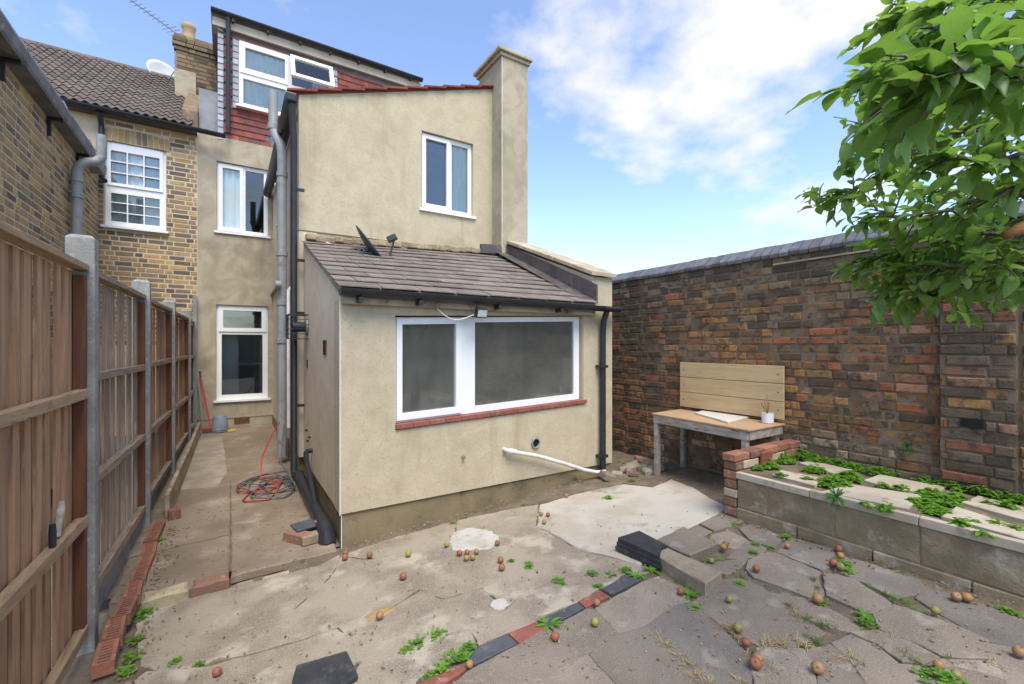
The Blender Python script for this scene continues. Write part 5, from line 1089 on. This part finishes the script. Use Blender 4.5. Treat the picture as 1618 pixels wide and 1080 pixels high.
# ------------------------------------------------------------------ apples
ap = MB(); prof = [(0.0,0.80),(0.10,0.86),(0.24,0.94),(0.40,0.96),(0.62,0.86),(0.84,0.56),(0.95,0.16),(0.98,-0.08),(0.92,-0.40),(0.74,-0.72),(0.50,-0.92),(0.30,-0.96),(0.14,-0.90),(0.0,-0.82)]
ap.lathe([(r_, z) for r_, z in reversed(prof)], 16); apm = ap.mesh('apple', M['apple'], smooth=True)
stk = MB().tube([(0,0,0.78),(0.03,0.02,1.0),(0.10,0.04,1.22)], 0.045, 5).mesh('stalk', M['stalk'])
cols_ = {'green': (0.27,0.33,0.07), 'red': (0.27,0.10,0.06), 'blush': (0.33,0.20,0.09), 'russet': (0.26,0.13,0.05), 'olive': (0.24,0.23,0.08)}
APP = [  # u, v, colour, diameter px, where
 (343,1064,'red',16,0),(637,912,'red',13,0),(600,974,'blush',14,0),(545,882,'red',11,0),(546,875,'red',10,0),(584,878,'russet',11,0),(645,876,'green',11,0),
 (706,861,'green',10,1),(786,859,'russet',10,1),(726,875,'red',10,1),(737,883,'blush',10,1),(747,882,'olive',10,1),(753,873,'blush',9,1),(738,874,'russet',9,1),(791,886,'russet',11,1),(793,898,'russet',12,1),
 (855,813,'olive',8,1),(866,814,'russet',8,1),(860,826,'olive',8,1),(895,784,'blush',7,1),
 (877,1008,'red',16,2),(940,985,'green',15,2),(943,954,'blush',12,2),(742,1052,'blush',14,2),(1075,936,'red',13,2),
 (1152,949,'olive',11,3),(1166,994,'olive',17,3),(1179,1018,'red',16,3),(1194,1051,'red',22,3),(1198,1045,'blush',20,3),(1292,948,'blush',18,3),(1195,900,'russet',13,3),(1124,854,'olive',11,3),(1143,866,'blush',12,3),(1146,862,'red',11,3),(1124,888,'olive',10,3),(1244,864,'blush',10,3),
 (1325,869,'red',13,4),(1328,880,'blush',13,4),(1317,891,'red',14,4),(1328,897,'olive',14,4),(1511,945,'blush',16,4),(1528,946,'blush',17,4),(1478,967,'olive',15,4),(1292,1058,'blush',22,4),(1483,1053,'blush',17,4),(1511,1069,'olive',16,4),(1611,1033,'blush',20,4),
]
WHERE = ['on the cracked concrete near the passage', 'on the concrete before the extension', 'by the red and blue tiles', 'on the middle paving slabs', 'near the raised bed']
rr = random.Random(2); APO = []; COLN = {'green': 'green', 'red': 'red', 'blush': 'pinkish', 'russet': 'brownish', 'olive': 'dull green'}
for (u, v, k, d_, wh) in APP:
    g0 = on_yard(u, v + d_ * 0.35); t = g0.x * SY + g0.y * CY; r_ = max(0.019, min(0.034, d_ * t / F_PX / 2 * 0.88))
    loc = Vector((g0.x, g0.y, yz(g0.x, g0.y) + r_ * 0.94 + 0.006))
    size = 'small' if r_ < 0.027 else 'ripe'
    o = inst('apple', apm, None, loc, (rr.uniform(-1.2,1.2), rr.uniform(-1.2,1.2), rr.uniform(0,6)), (r_, r_, r_ * rr.uniform(0.86, 0.98)), cols_[k])
    APO.append((o, f'{COLN[k]} apple {WHERE[wh]}'))
    W[o] = Vector(loc); s = bpy.data.objects.new('stalk', stk); COL.objects.link(s); s.parent = o

single_out(APO, 'apple')
# ------------------------------------------------------------------ weeds
def leaf_blade(m, base, d, L, w, droop, up=Vector((0,0,1)), seg=3, round_=False):
    x = d.cross(up)
    x = x.normalized() if x.length > 1e-4 else Vector((1,0,0)); b = len(m.v)
    for i in range(seg + 1):
        t = i / seg; p = base + d * (L * t) + Vector((0,0,-droop * L * t * t)); ww_ = w * (math.sin(math.pi * min(1, 0.12 + 0.86 * t)) if not round_ else math.sin(math.pi * min(0.97, 0.06 + 0.9 * t)) ** 0.6)
        m.v += [p - x * ww_ / 2 + Vector((0,0,w*0.12)), p, p + x * ww_ / 2 + Vector((0,0,w*0.12))]
    for i in range(seg):
        q = b + 3*i; m.f += [(q, q+1, q+4, q+3), (q+1, q+2, q+5, q+4)]
def tuft(kind, seed):
    r = random.Random(seed); m = MB()
    if kind == 'rosette':
        for i in range(16):
            a = 2*math.pi*i/16 + r.uniform(-.3,.3); e = r.uniform(0.2, 0.9); d = Vector((math.cos(a)*math.cos(e), math.sin(a)*math.cos(e), math.sin(e))); leaf_blade(m, Vector((0,0,0.004)), d, r.uniform(0.7,1.1), r.uniform(0.16,0.24), r.uniform(0.2,0.6), seg=4)
    elif kind == 'small':
        for i in range(34):
            a = r.uniform(0,6.28); rr_ = r.uniform(0,0.75); base = Vector((math.cos(a)*rr_, math.sin(a)*rr_, r.uniform(0.05,0.5)*(1-rr_*0.6))); b2 = r.uniform(0,6.28); d = Vector((math.cos(b2), math.sin(b2), r.uniform(0.0,0.8))).normalized()
            leaf_blade(m, base, d, r.uniform(0.25,0.45), r.uniform(0.16,0.28), 0.3, round_=True)
        for i in range(8):
            a = r.uniform(0,6.28); m.tube([(0,0,0), (math.cos(a)*0.5, math.sin(a)*0.5, 0.35)], 0.015, 4, False)
    else:
        for i in range(40):
            a = r.uniform(0,6.28); e = r.uniform(0.3,1.4); d = Vector((math.cos(a)*math.cos(e), math.sin(a)*math.cos(e), math.sin(e))); o_ = Vector((r.uniform(-.3,.3), r.uniform(-.12,.12), 0)); leaf_blade(m, o_, d, r.uniform(0.5,1.0), 0.035, r.uniform(0.2,0.9))
    return m
tm_ = {k: [tuft(k, 10 * i + len(k)).mesh('weed', M[mm]) for i in range(3)] for k, mm in (('rosette','weed'), ('small','weed'), ('grass','weed_olive'))}
tm_['straw'] = [tuft('grass', 70 + i).mesh('grass_tuft', M['straw']) for i in range(3)]
tm_['dark'] = [tuft('small', 90 + i).mesh('weed', M['weed_dark']) for i in range(3)]
WEED = [  # kind, u, v, size m
 ('rosette',868,983,.13),('rosette',1003,907,.10),('rosette',1029,898,.10),('rosette',966,905,.08),('small',990,900,.07),('small',937,905,.07),('small',1010,910,.06),('rosette',1088,936,.10),('small',1100,958,.07),
 ('small',945,925,.06),('small',880,915,.07),('small',890,920,.05),('small',835,893,.06),('small',808,884,.05),('small',836,888,.05),('grass',838,894,.08),('small',735,815,.06),('small',716,823,.05),('small',827,795,.04),
 ('small',690,1000,.09),('small',660,1015,.08),('small',640,1025,.06),('small',742,1022,.08),('small',722,1040,.10),('small',700,1055,.08),('small',680,1066,.07),('small',735,1035,.06),('grass',524,906,.05),('grass',553,1000,.05),('small',277,1042,.06),('small',315,1047,.05),
 ('small',228,966,.10),('small',215,1010,.08),('small',205,1040,.09),('small',200,1060,.09),('rosette',250,855,.09),('small',222,975,.07),
 ('small',1101,846,.06),('small',1160,826,.07),('small',1122,886,.07),('small',1140,884,.06),('small',1194,858,.06),('small',1217,862,.05),('small',1240,846,.08),('small',1229,832,.06),('small',1190,872,.06),('grass',1172,908,.07),('small',1168,920,.06),('grass',1140,905,.06),
 ('grass',1286,912,.08),('grass',1290,925,.08),('small',1300,950,.07),('grass',1250,955,.09),('grass',1275,975,.10),('grass',1300,985,.10),('straw',1260,970,.10),('straw',1210,1018,.12),('straw',1240,1018,.12),('straw',1270,1015,.12),('grass',1290,1012,.12),('straw',1160,998,.12),('straw',1145,990,.10),('straw',1180,1030,.10),('grass',1195,1030,.08),
 ('straw',1040,1000,.09),('straw',1055,1018,.10),('straw',1075,1035,.10),('straw',1090,1050,.10),('straw',1105,1065,.11),('straw',1120,1078,.12),('grass',1050,1008,.06),('grass',1220,1055,.10),('straw',1170,1075,.10),
 ('grass',1375,925,.09),('grass',1395,935,.10),('grass',1415,945,.10),('grass',1435,948,.10),('small',1330,890,.10),('small',1338,900,.08),('grass',1450,962,.09),('rosette',1368,972,.09),('small',1372,985,.08),('grass',1430,1035,.11),('grass',1445,1042,.10),('straw',1345,1035,.12),('grass',1360,1050,.09),('straw',1410,1002,.09),('grass',1500,1040,.09),('small',1480,1070,.12),('small',1500,1075,.10),('straw',1575,1050,.09),('small',1600,965,.07),('small',1585,960,.06),('grass',1425,903,.06),('small',1280,852,.05),
 ('dark',985,690,.16),('dark',1000,705,.10),('dark',975,698,.12),('small',985,727,.08),('small',1000,757,.09),('small',962,785,.09),('small',1065,755,.06),('small',1088,718,.06),
]
rr = random.Random(6); WDO = []
for (k, u, v, s) in WEED:
    p = on_yard(u, v + 3); s *= 0.8
    if u < 260 and v < 900: p = on_alley(u, v)
    if k == 'dark' or (u > 960 and v < 735): p = on_z(u, v + 6, 0.25)
    o = inst('grass_tuft' if k in ('grass', 'straw') else 'weed', rr.choice(tm_[k]), None, p + Vector((0,0,-0.004)), (0, 0, rr.uniform(0, 6.28)), (s, s, s * rr.uniform(0.7, 1.0)))
    x, y = p.x, p.y; tl_ = (v - 1092) - (u - 640) * (915 - 1092) / (1013 - 640)
    if k == 'dark': zone = 'in the gap beside the extension'
    elif x < -0.2: zone = 'at the fence foot'
    elif x > 3.25 and y > 2.4: zone = 'near the work table'
    elif y > 3.2: zone = 'near the extension wall'
    elif x > 3.2: zone = 'beside the raised bed'
    elif abs(tl_) < 24 and u < 1030: zone = 'along the red and blue tiles'
    elif u < 1000 and tl_ < 0: zone = 'in the cracked concrete'
    else: zone = 'between the paving slabs'
    WDO.append((o, {'rosette': 'broad leaved weed', 'small': 'small leafy weed', 'grass': 'green grass tuft', 'straw': 'dry yellow grass tuft', 'dark': 'dark leafy weed'}[k] + ' ' + zone, 'grass' if k in ('grass', 'straw') else 'weed'))
for ct in ('grass', 'weed'): single_out([(o, l) for o, l, c_ in WDO if c_ == ct], ct)
# leaf litter, grit and twigs blown into the joints
lt = MB(); rr = random.Random(51); cols3 = [(0.20,0.12,0.05),(0.30,0.20,0.09),(0.12,0.08,0.045),(0.34,0.29,0.21),(0.24,0.2,0.15),(0.16,0.15,0.06)]
def bit(p, s_):
    a = rr.uniform(0, 6.28); b = len(lt.v); c_ = rr.choice(cols3)
    if rr.random() < 0.35: lt.obox(p + Vector((0,0,s_*0.2)), (s_*0.7, s_*0.5, s_*0.45), rot_z(rr.uniform(0,180)))
    else: leaf_blade(lt, p + Vector((0,0,0.003)), Vector((math.cos(a), math.sin(a), 0.15)), s_ * 1.6, s_ * rr.uniform(0.5,0.9), -0.1, seg=2)
    lt.c += [c_] * (len(lt.v) - b)
for i in range(900):
    u, v = rr.uniform(150, 1600), rr.uniform(800, 1085); p = on_yard(u, v)
    if p.x > 3.58 or p.y > 3.66 or p.x < -0.5: continue
    if p.y > 3.55 and p.x < 0.75: continue
    bit(p + Vector((0,0,0.006)), rr.uniform(0.004, 0.016))
for i in range(260):
    x = rr.uniform(0.8, 3.55); y = EY - 0.01 - abs(rr.gauss(0, 0.07)); bit(Vector((x, y, yz(x, y) + 0.004)), rr.uniform(0.004, 0.016))
for i in range(220):
    y = rr.uniform(0.2, 2.2); x = BX - 0.02 - abs(rr.gauss(0, 0.05)); bit(Vector((x, y, yz(x, y) + 0.008)), rr.uniform(0.004, 0.016))
for i in range(260):
    y = rr.uniform(2.7, 4.8); x = -0.44 + abs(rr.gauss(0, 0.06)); bit(Vector((x, y, (yz(x, y) if y < 3.6 else az(y)) + 0.006)), rr.uniform(0.004, 0.018))
o = lt.build('leaf_litter', mat('leaf_litter', (0,0,0), objcol='attr'), None, kind='stuff', fix=False); tag(o, 'dead leaves, grit and twigs scattered over the yard', 'litter')
# ground cover in the raised bed and scattered sprigs: nobody could count it
gc = MB(); rr = random.Random(31)
def cover(cx, cy, rx, ry, n, h, z=0.59):
    for i in range(int(n * 1.9)):
        a = rr.uniform(0, 6.28); q = math.sqrt(rr.random()); x, y = cx + rx*q*math.cos(a), cy + ry*q*math.sin(a)
        if x > GXW - 0.015 or x < BX - 0.03: continue
        base = Vector((x, y, z + rr.uniform(0.005, h) * (1.1 - q))); b2 = rr.uniform(0, 6.28); d = Vector((math.cos(b2), math.sin(b2), rr.uniform(-0.1, 0.7))).normalized()
        leaf_blade(gc, base, d, rr.uniform(0.018, 0.042), rr.uniform(0.014, 0.03), 0.4, round_=True)
def bp_(x, y): return on_z(1130 + x / 3.316, 660 + y / 3.316, BT)
for (x, y, rx, ry, n, h) in ((250,240,.07,.10,170,.07),(200,255,.06,.05,80,.05),(330,215,.10,.10,200,.08),(450,200,.09,.10,170,.08),(600,215,.08,.10,170,.08),(680,235,.06,.08,120,.07),(760,250,.08,.10,180,.08),(620,340,.10,.08,260,.06),(700,310,.08,.07,170,.06),(520,270,.07,.06,100,.05),
                          (880,280,.06,.08,110,.06),(1020,290,.06,.06,110,.07),(1090,280,.06,.08,120,.08),(1150,310,.06,.06,100,.06),(1250,330,.09,.08,220,.08),(1310,360,.06,.08,150,.08),(1130,400,.08,.05,140,.05),(1080,440,.06,.06,120,.04),(1190,430,.08,.06,160,.05),(1160,480,.08,.05,140,.03),(1260,420,.05,.05,90,.06),
                          (880,355,.03,.03,26,.04),(980,370,.03,.03,26,.04),(1500,395,.03,.05,60,.12),(1540,470,.04,.03,40,.06),(1350,540,.03,.02,16,.03),(1480,550,.03,.03,24,.03),(1580,580,.03,.03,24,.03),(480,320,.03,.03,26,.04),(350,300,.03,.03,22,.04),(1620,370,.10,.08,160,.14),(1440,450,.02,.02,10,.06),(900,475,.03,.03,40,.05),(1280,560,.03,.03,40,.06),(790,455,.03,.03,26,.03),(1400,610,.03,.03,26,.03)):
    p = bp_(x, y); cover(p.x, p.y, rx * 1.15, ry * 1.25, int(n * 1.2), h * 1.1)
for i in range(46):
    y = rr.uniform(0.2, 2.0); cover(GXW - 0.05 - abs(rr.gauss(0, 0.03)), y, 0.05, 0.06, 26, 0.07)
o = gc.build('ground_cover', M['weed'], None, kind='stuff', smooth=True, fix=False); tag(o, 'bright green low weeds spreading between the stone slabs of the raised bed', 'ground cover')
bw_ = tuft('rosette', 200).mesh('weed', M['weed_dark']); p = on_x(1320, 785, BX - 0.02)
o = inst('weed', bw_, None, p + Vector((0.0,0,0.0)), (0.0, -0.9, 0.4), (0.09,0.09,0.09)); tag(o, 'dark green weed hanging over the stone edge of the raised bed', 'weed')
p = on_x(1433, 705, GXW - 0.02); o = inst('weed', bw_, None, p, (0, -1.2, 0.0), (0.07,0.05,0.09)); tag(o, 'green plant rooted in the face of the brick wall', 'plant')

# ------------------------------------------------------------------ apple tree reaching in from the right
tree = thing('apple_tree', 'apple tree branches with bright green leaves hanging in from the right', 'tree', (3.1, -0.9, 0.12))
lm = MB(); S = 6
for i in range(S + 1):
    t = i / S; w_ = 0.27 * math.sin(math.pi * (t ** 0.85)) ** 0.8 + 0.003 if 0 < t < 1 else 0.003; dr = -0.16 * t * t; wav = 0.02 * math.sin(i * 2.2)
    lm.v += [Vector((-w_, t, dr + w_ * 0.28 + wav)), Vector((0, t, dr)), Vector((w_, t, dr + w_ * 0.28 - wav))]
for i in range(S): q = 3*i; lm.f += [(q, q+1, q+4, q+3), (q+1, q+2, q+5, q+4)]
lm2 = MB(); lm2.v = [Vector((p.x * 0.85 + 0.06 * p.y * p.y, p.y, p.z * 1.6 - 0.1 * p.y * p.y)) for p in lm.v]; lm2.f = list(lm.f)
lm3 = MB(); lm3.v = [Vector((p.x * 1.12, p.y, p.z * 0.4 + 0.10 * math.sin(3 * p.y))) for p in lm.v]; lm3.f = list(lm.f)
LV = [lm, lm2, lm3]; LME = [q.mesh('leaf', M['leaf'], smooth=True) for q in LV]
rr = random.Random(77)
trunk = Vector((3.1, -0.9, 0.1)); crotch = Vector((3.0, -0.7, 1.5)); hub = at(1800, 300, 1.75)
wood = MB(); wood.tube([trunk, trunk.lerp(crotch, 0.5) + Vector((0.04,0.03,0)), crotch, crotch + Vector((-0.15,0.1,0.45)), crotch + Vector((-0.1,-0.1,1.2))], [0.10,0.085,0.075,0.05,0.03], 12)
BRS = [
 [(1800,300,1.75),(1690,345,1.55),(1600,372,1.5),(1520,372,1.55),(1450,395,1.65),(1380,405,1.75),(1350,412,1.8)],
 [(1690,345,1.55),(1600,300,1.35),(1500,330,1.45),(1420,345,1.6),(1375,330,1.7)],
 [(1800,300,1.75),(1700,200,1.5),(1600,190,1.5),(1500,210,1.6),(1420,250,1.8),(1350,300,1.95),(1300,325,2.05),(1290,300,2.1)],
 [(1700,200,1.5),(1620,110,1.1),(1520,135,1.0),(1450,145,1.05),(1400,150,1.15)],
 [(1800,150,1.6),(1700,60,1.5),(1580,60,1.5),(1480,70,1.6),(1400,95,1.75),(1360,130,1.85),(1350,135,1.9)],
 [(1700,60,1.5),(1600,5,1.25),(1500,10,1.3),(1430,15,1.45),(1395,40,1.55)],
 [(1690,345,1.55),(1640,430,1.6),(1560,440,1.65),(1500,455,1.7),(1470,470,1.75)],
 [(1700,200,1.5),(1640,240,1.3),(1560,255,1.25),(1480,250,1.3),(1410,215,1.45),(1375,205,1.6)],
 [(1600,190,1.5),(1540,160,1.6),(1460,175,1.7),(1400,195,1.8),(1370,240,1.85)],
 [(1620,110,1.1),(1560,60,1.0),(1490,40,1.1),(1440,60,1.2)],
 [(1760,120,0.95),(1640,120,0.82),(1560,118,0.76),(1490,112,0.74),(1440,105,0.78)],
 [(1640,430,1.6),(1600,410,1.5),(1540,415,1.45),(1480,420,1.55),(1430,440,1.65),(1410,460,1.7)],
]
BRS += [[(1800,150,1.6),(1700,20,1.9),(1600,30,2.0),(1520,60,2.0),(1450,40,2.05)], [(1700,200,1.5),(1650,280,1.9),(1580,300,2.0),(1510,290,2.0),(1450,300,2.05)], [(1700,60,1.5),(1660,90,1.9),(1590,130,2.0),(1530,90,2.05),(1480,130,2.1)], [(1690,345,1.55),(1650,340,1.9),(1580,345,2.0),(1530,400,2.0),(1490,380,2.05)]]
leaves = []
def add_leaf(p, d, s):
    up = Vector((rr.uniform(-0.5,0.5), rr.uniform(-0.5,0.5), 1)).normalized(); y = d.normalized(); x = y.cross(up)
    if x.length < 1e-3: return
    x.normalize(); z = x.cross(y); m = Matrix((x, y, z)).transposed(); leaves.append((p, m, s, rr.randrange(3)))
wood.tube([crotch, (crotch + hub) / 2 + Vector((0.1,0,0.1)), hub], [0.05,0.03,0.014], 10); wood.tube([hub, at(1800,150,1.6)], [0.014,0.01], 8)
for B_ in BRS:
    P_ = [at(*q) for q in B_]; n = len(P_)
    fine = []
    for i in range(n - 1):
        for k in range(4): fine.append(P_[i].lerp(P_[i+1], k / 4) + Vector((rr.uniform(-1,1), rr.uniform(-1,1), rr.uniform(-1,1))) * 0.008)
    fine.append(P_[-1]); wood.tube(fine, [0.007 * (1 - i / len(fine)) + 0.002 for i in range(len(fine))], 7)
    L = 0
    for i in range(2, len(fine) - 1):
        d = (fine[i+1] - fine[i]).normalized()
        for s_ in range(2):
            sd_ = (d * rr.uniform(0.5,1.0) + Vector((rr.uniform(-1,1), rr.uniform(-1,1), rr.uniform(-0.7,0.7)))).normalized(); ln = rr.uniform(0.07, 0.15)
            tip = fine[i] + sd_ * ln + Vector((0,0,-0.03)); 
            tu, tv, tt = project(tip)
            if tu < 1330 and rr.random() < 0.5: continue
            wood.tube([fine[i], fine[i].lerp(tip, 0.5) + Vector((0,0,0.01)), tip], [0.0035,0.0025,0.0015], 5, False)
            for q in range(6):
                p = fine[i].lerp(tip, 0.2 + 0.8 * q / 5); ld = (sd_ * 0.6 + Vector((rr.uniform(-1,1), rr.uniform(-1,1), rr.uniform(-0.9,0.35)))).normalized(); add_leaf(p, ld, rr.uniform(0.042, 0.078))
        add_leaf(fine[i], (d + Vector((rr.uniform(-1,1), rr.uniform(-1,1), rr.uniform(-1,0.6)))), rr.uniform(0.045, 0.078))
wood.build('trunk', M['bark'], tree, smooth=True)
a, b = at(1588,372,1.42), at(1650,350,1.40); MB().tube([a, a.lerp(b,0.4) + Vector((0,0,0.006)), b], [0.014,0.02,0.022], 9).build('cut_branch', mat('cut_branch', (0.42,0.20,0.09), (0.3,0.14,0.07), s1=20, bump=0.5), tree, smooth=True)
crown = MB(); 
def lsize(l):
    u, v, t = project(l[0]); 
    return l[2] / t if (1200 < u < 1640 and -20 < v < 560) else 0
leaves.sort(key=lambda l: -lsize(l))
fol = MB()
for (p, m, s, k) in leaves[300:]:
    c_ = rr.choice([(0.12,0.23,0.05),(0.085,0.175,0.04),(0.15,0.27,0.06),(0.055,0.125,0.03),(0.07,0.15,0.035)]); fol.c += [c_] * len(LV[k].v)
    b = len(fol.v); fol.v += [p + m @ (q * s) for q in LV[k].v]; fol.f += [tuple(b + i for i in f) for f in LV[k].f]
cr_ = fol.build('crown', M['leaf_far'], tree, smooth=True, fix=False, kind='stuff')
for (p, m, s, k) in leaves[:300]: inst('leaf', LME[k], cr_, p, m, (s, s, s))
print('leaves', len(leaves))
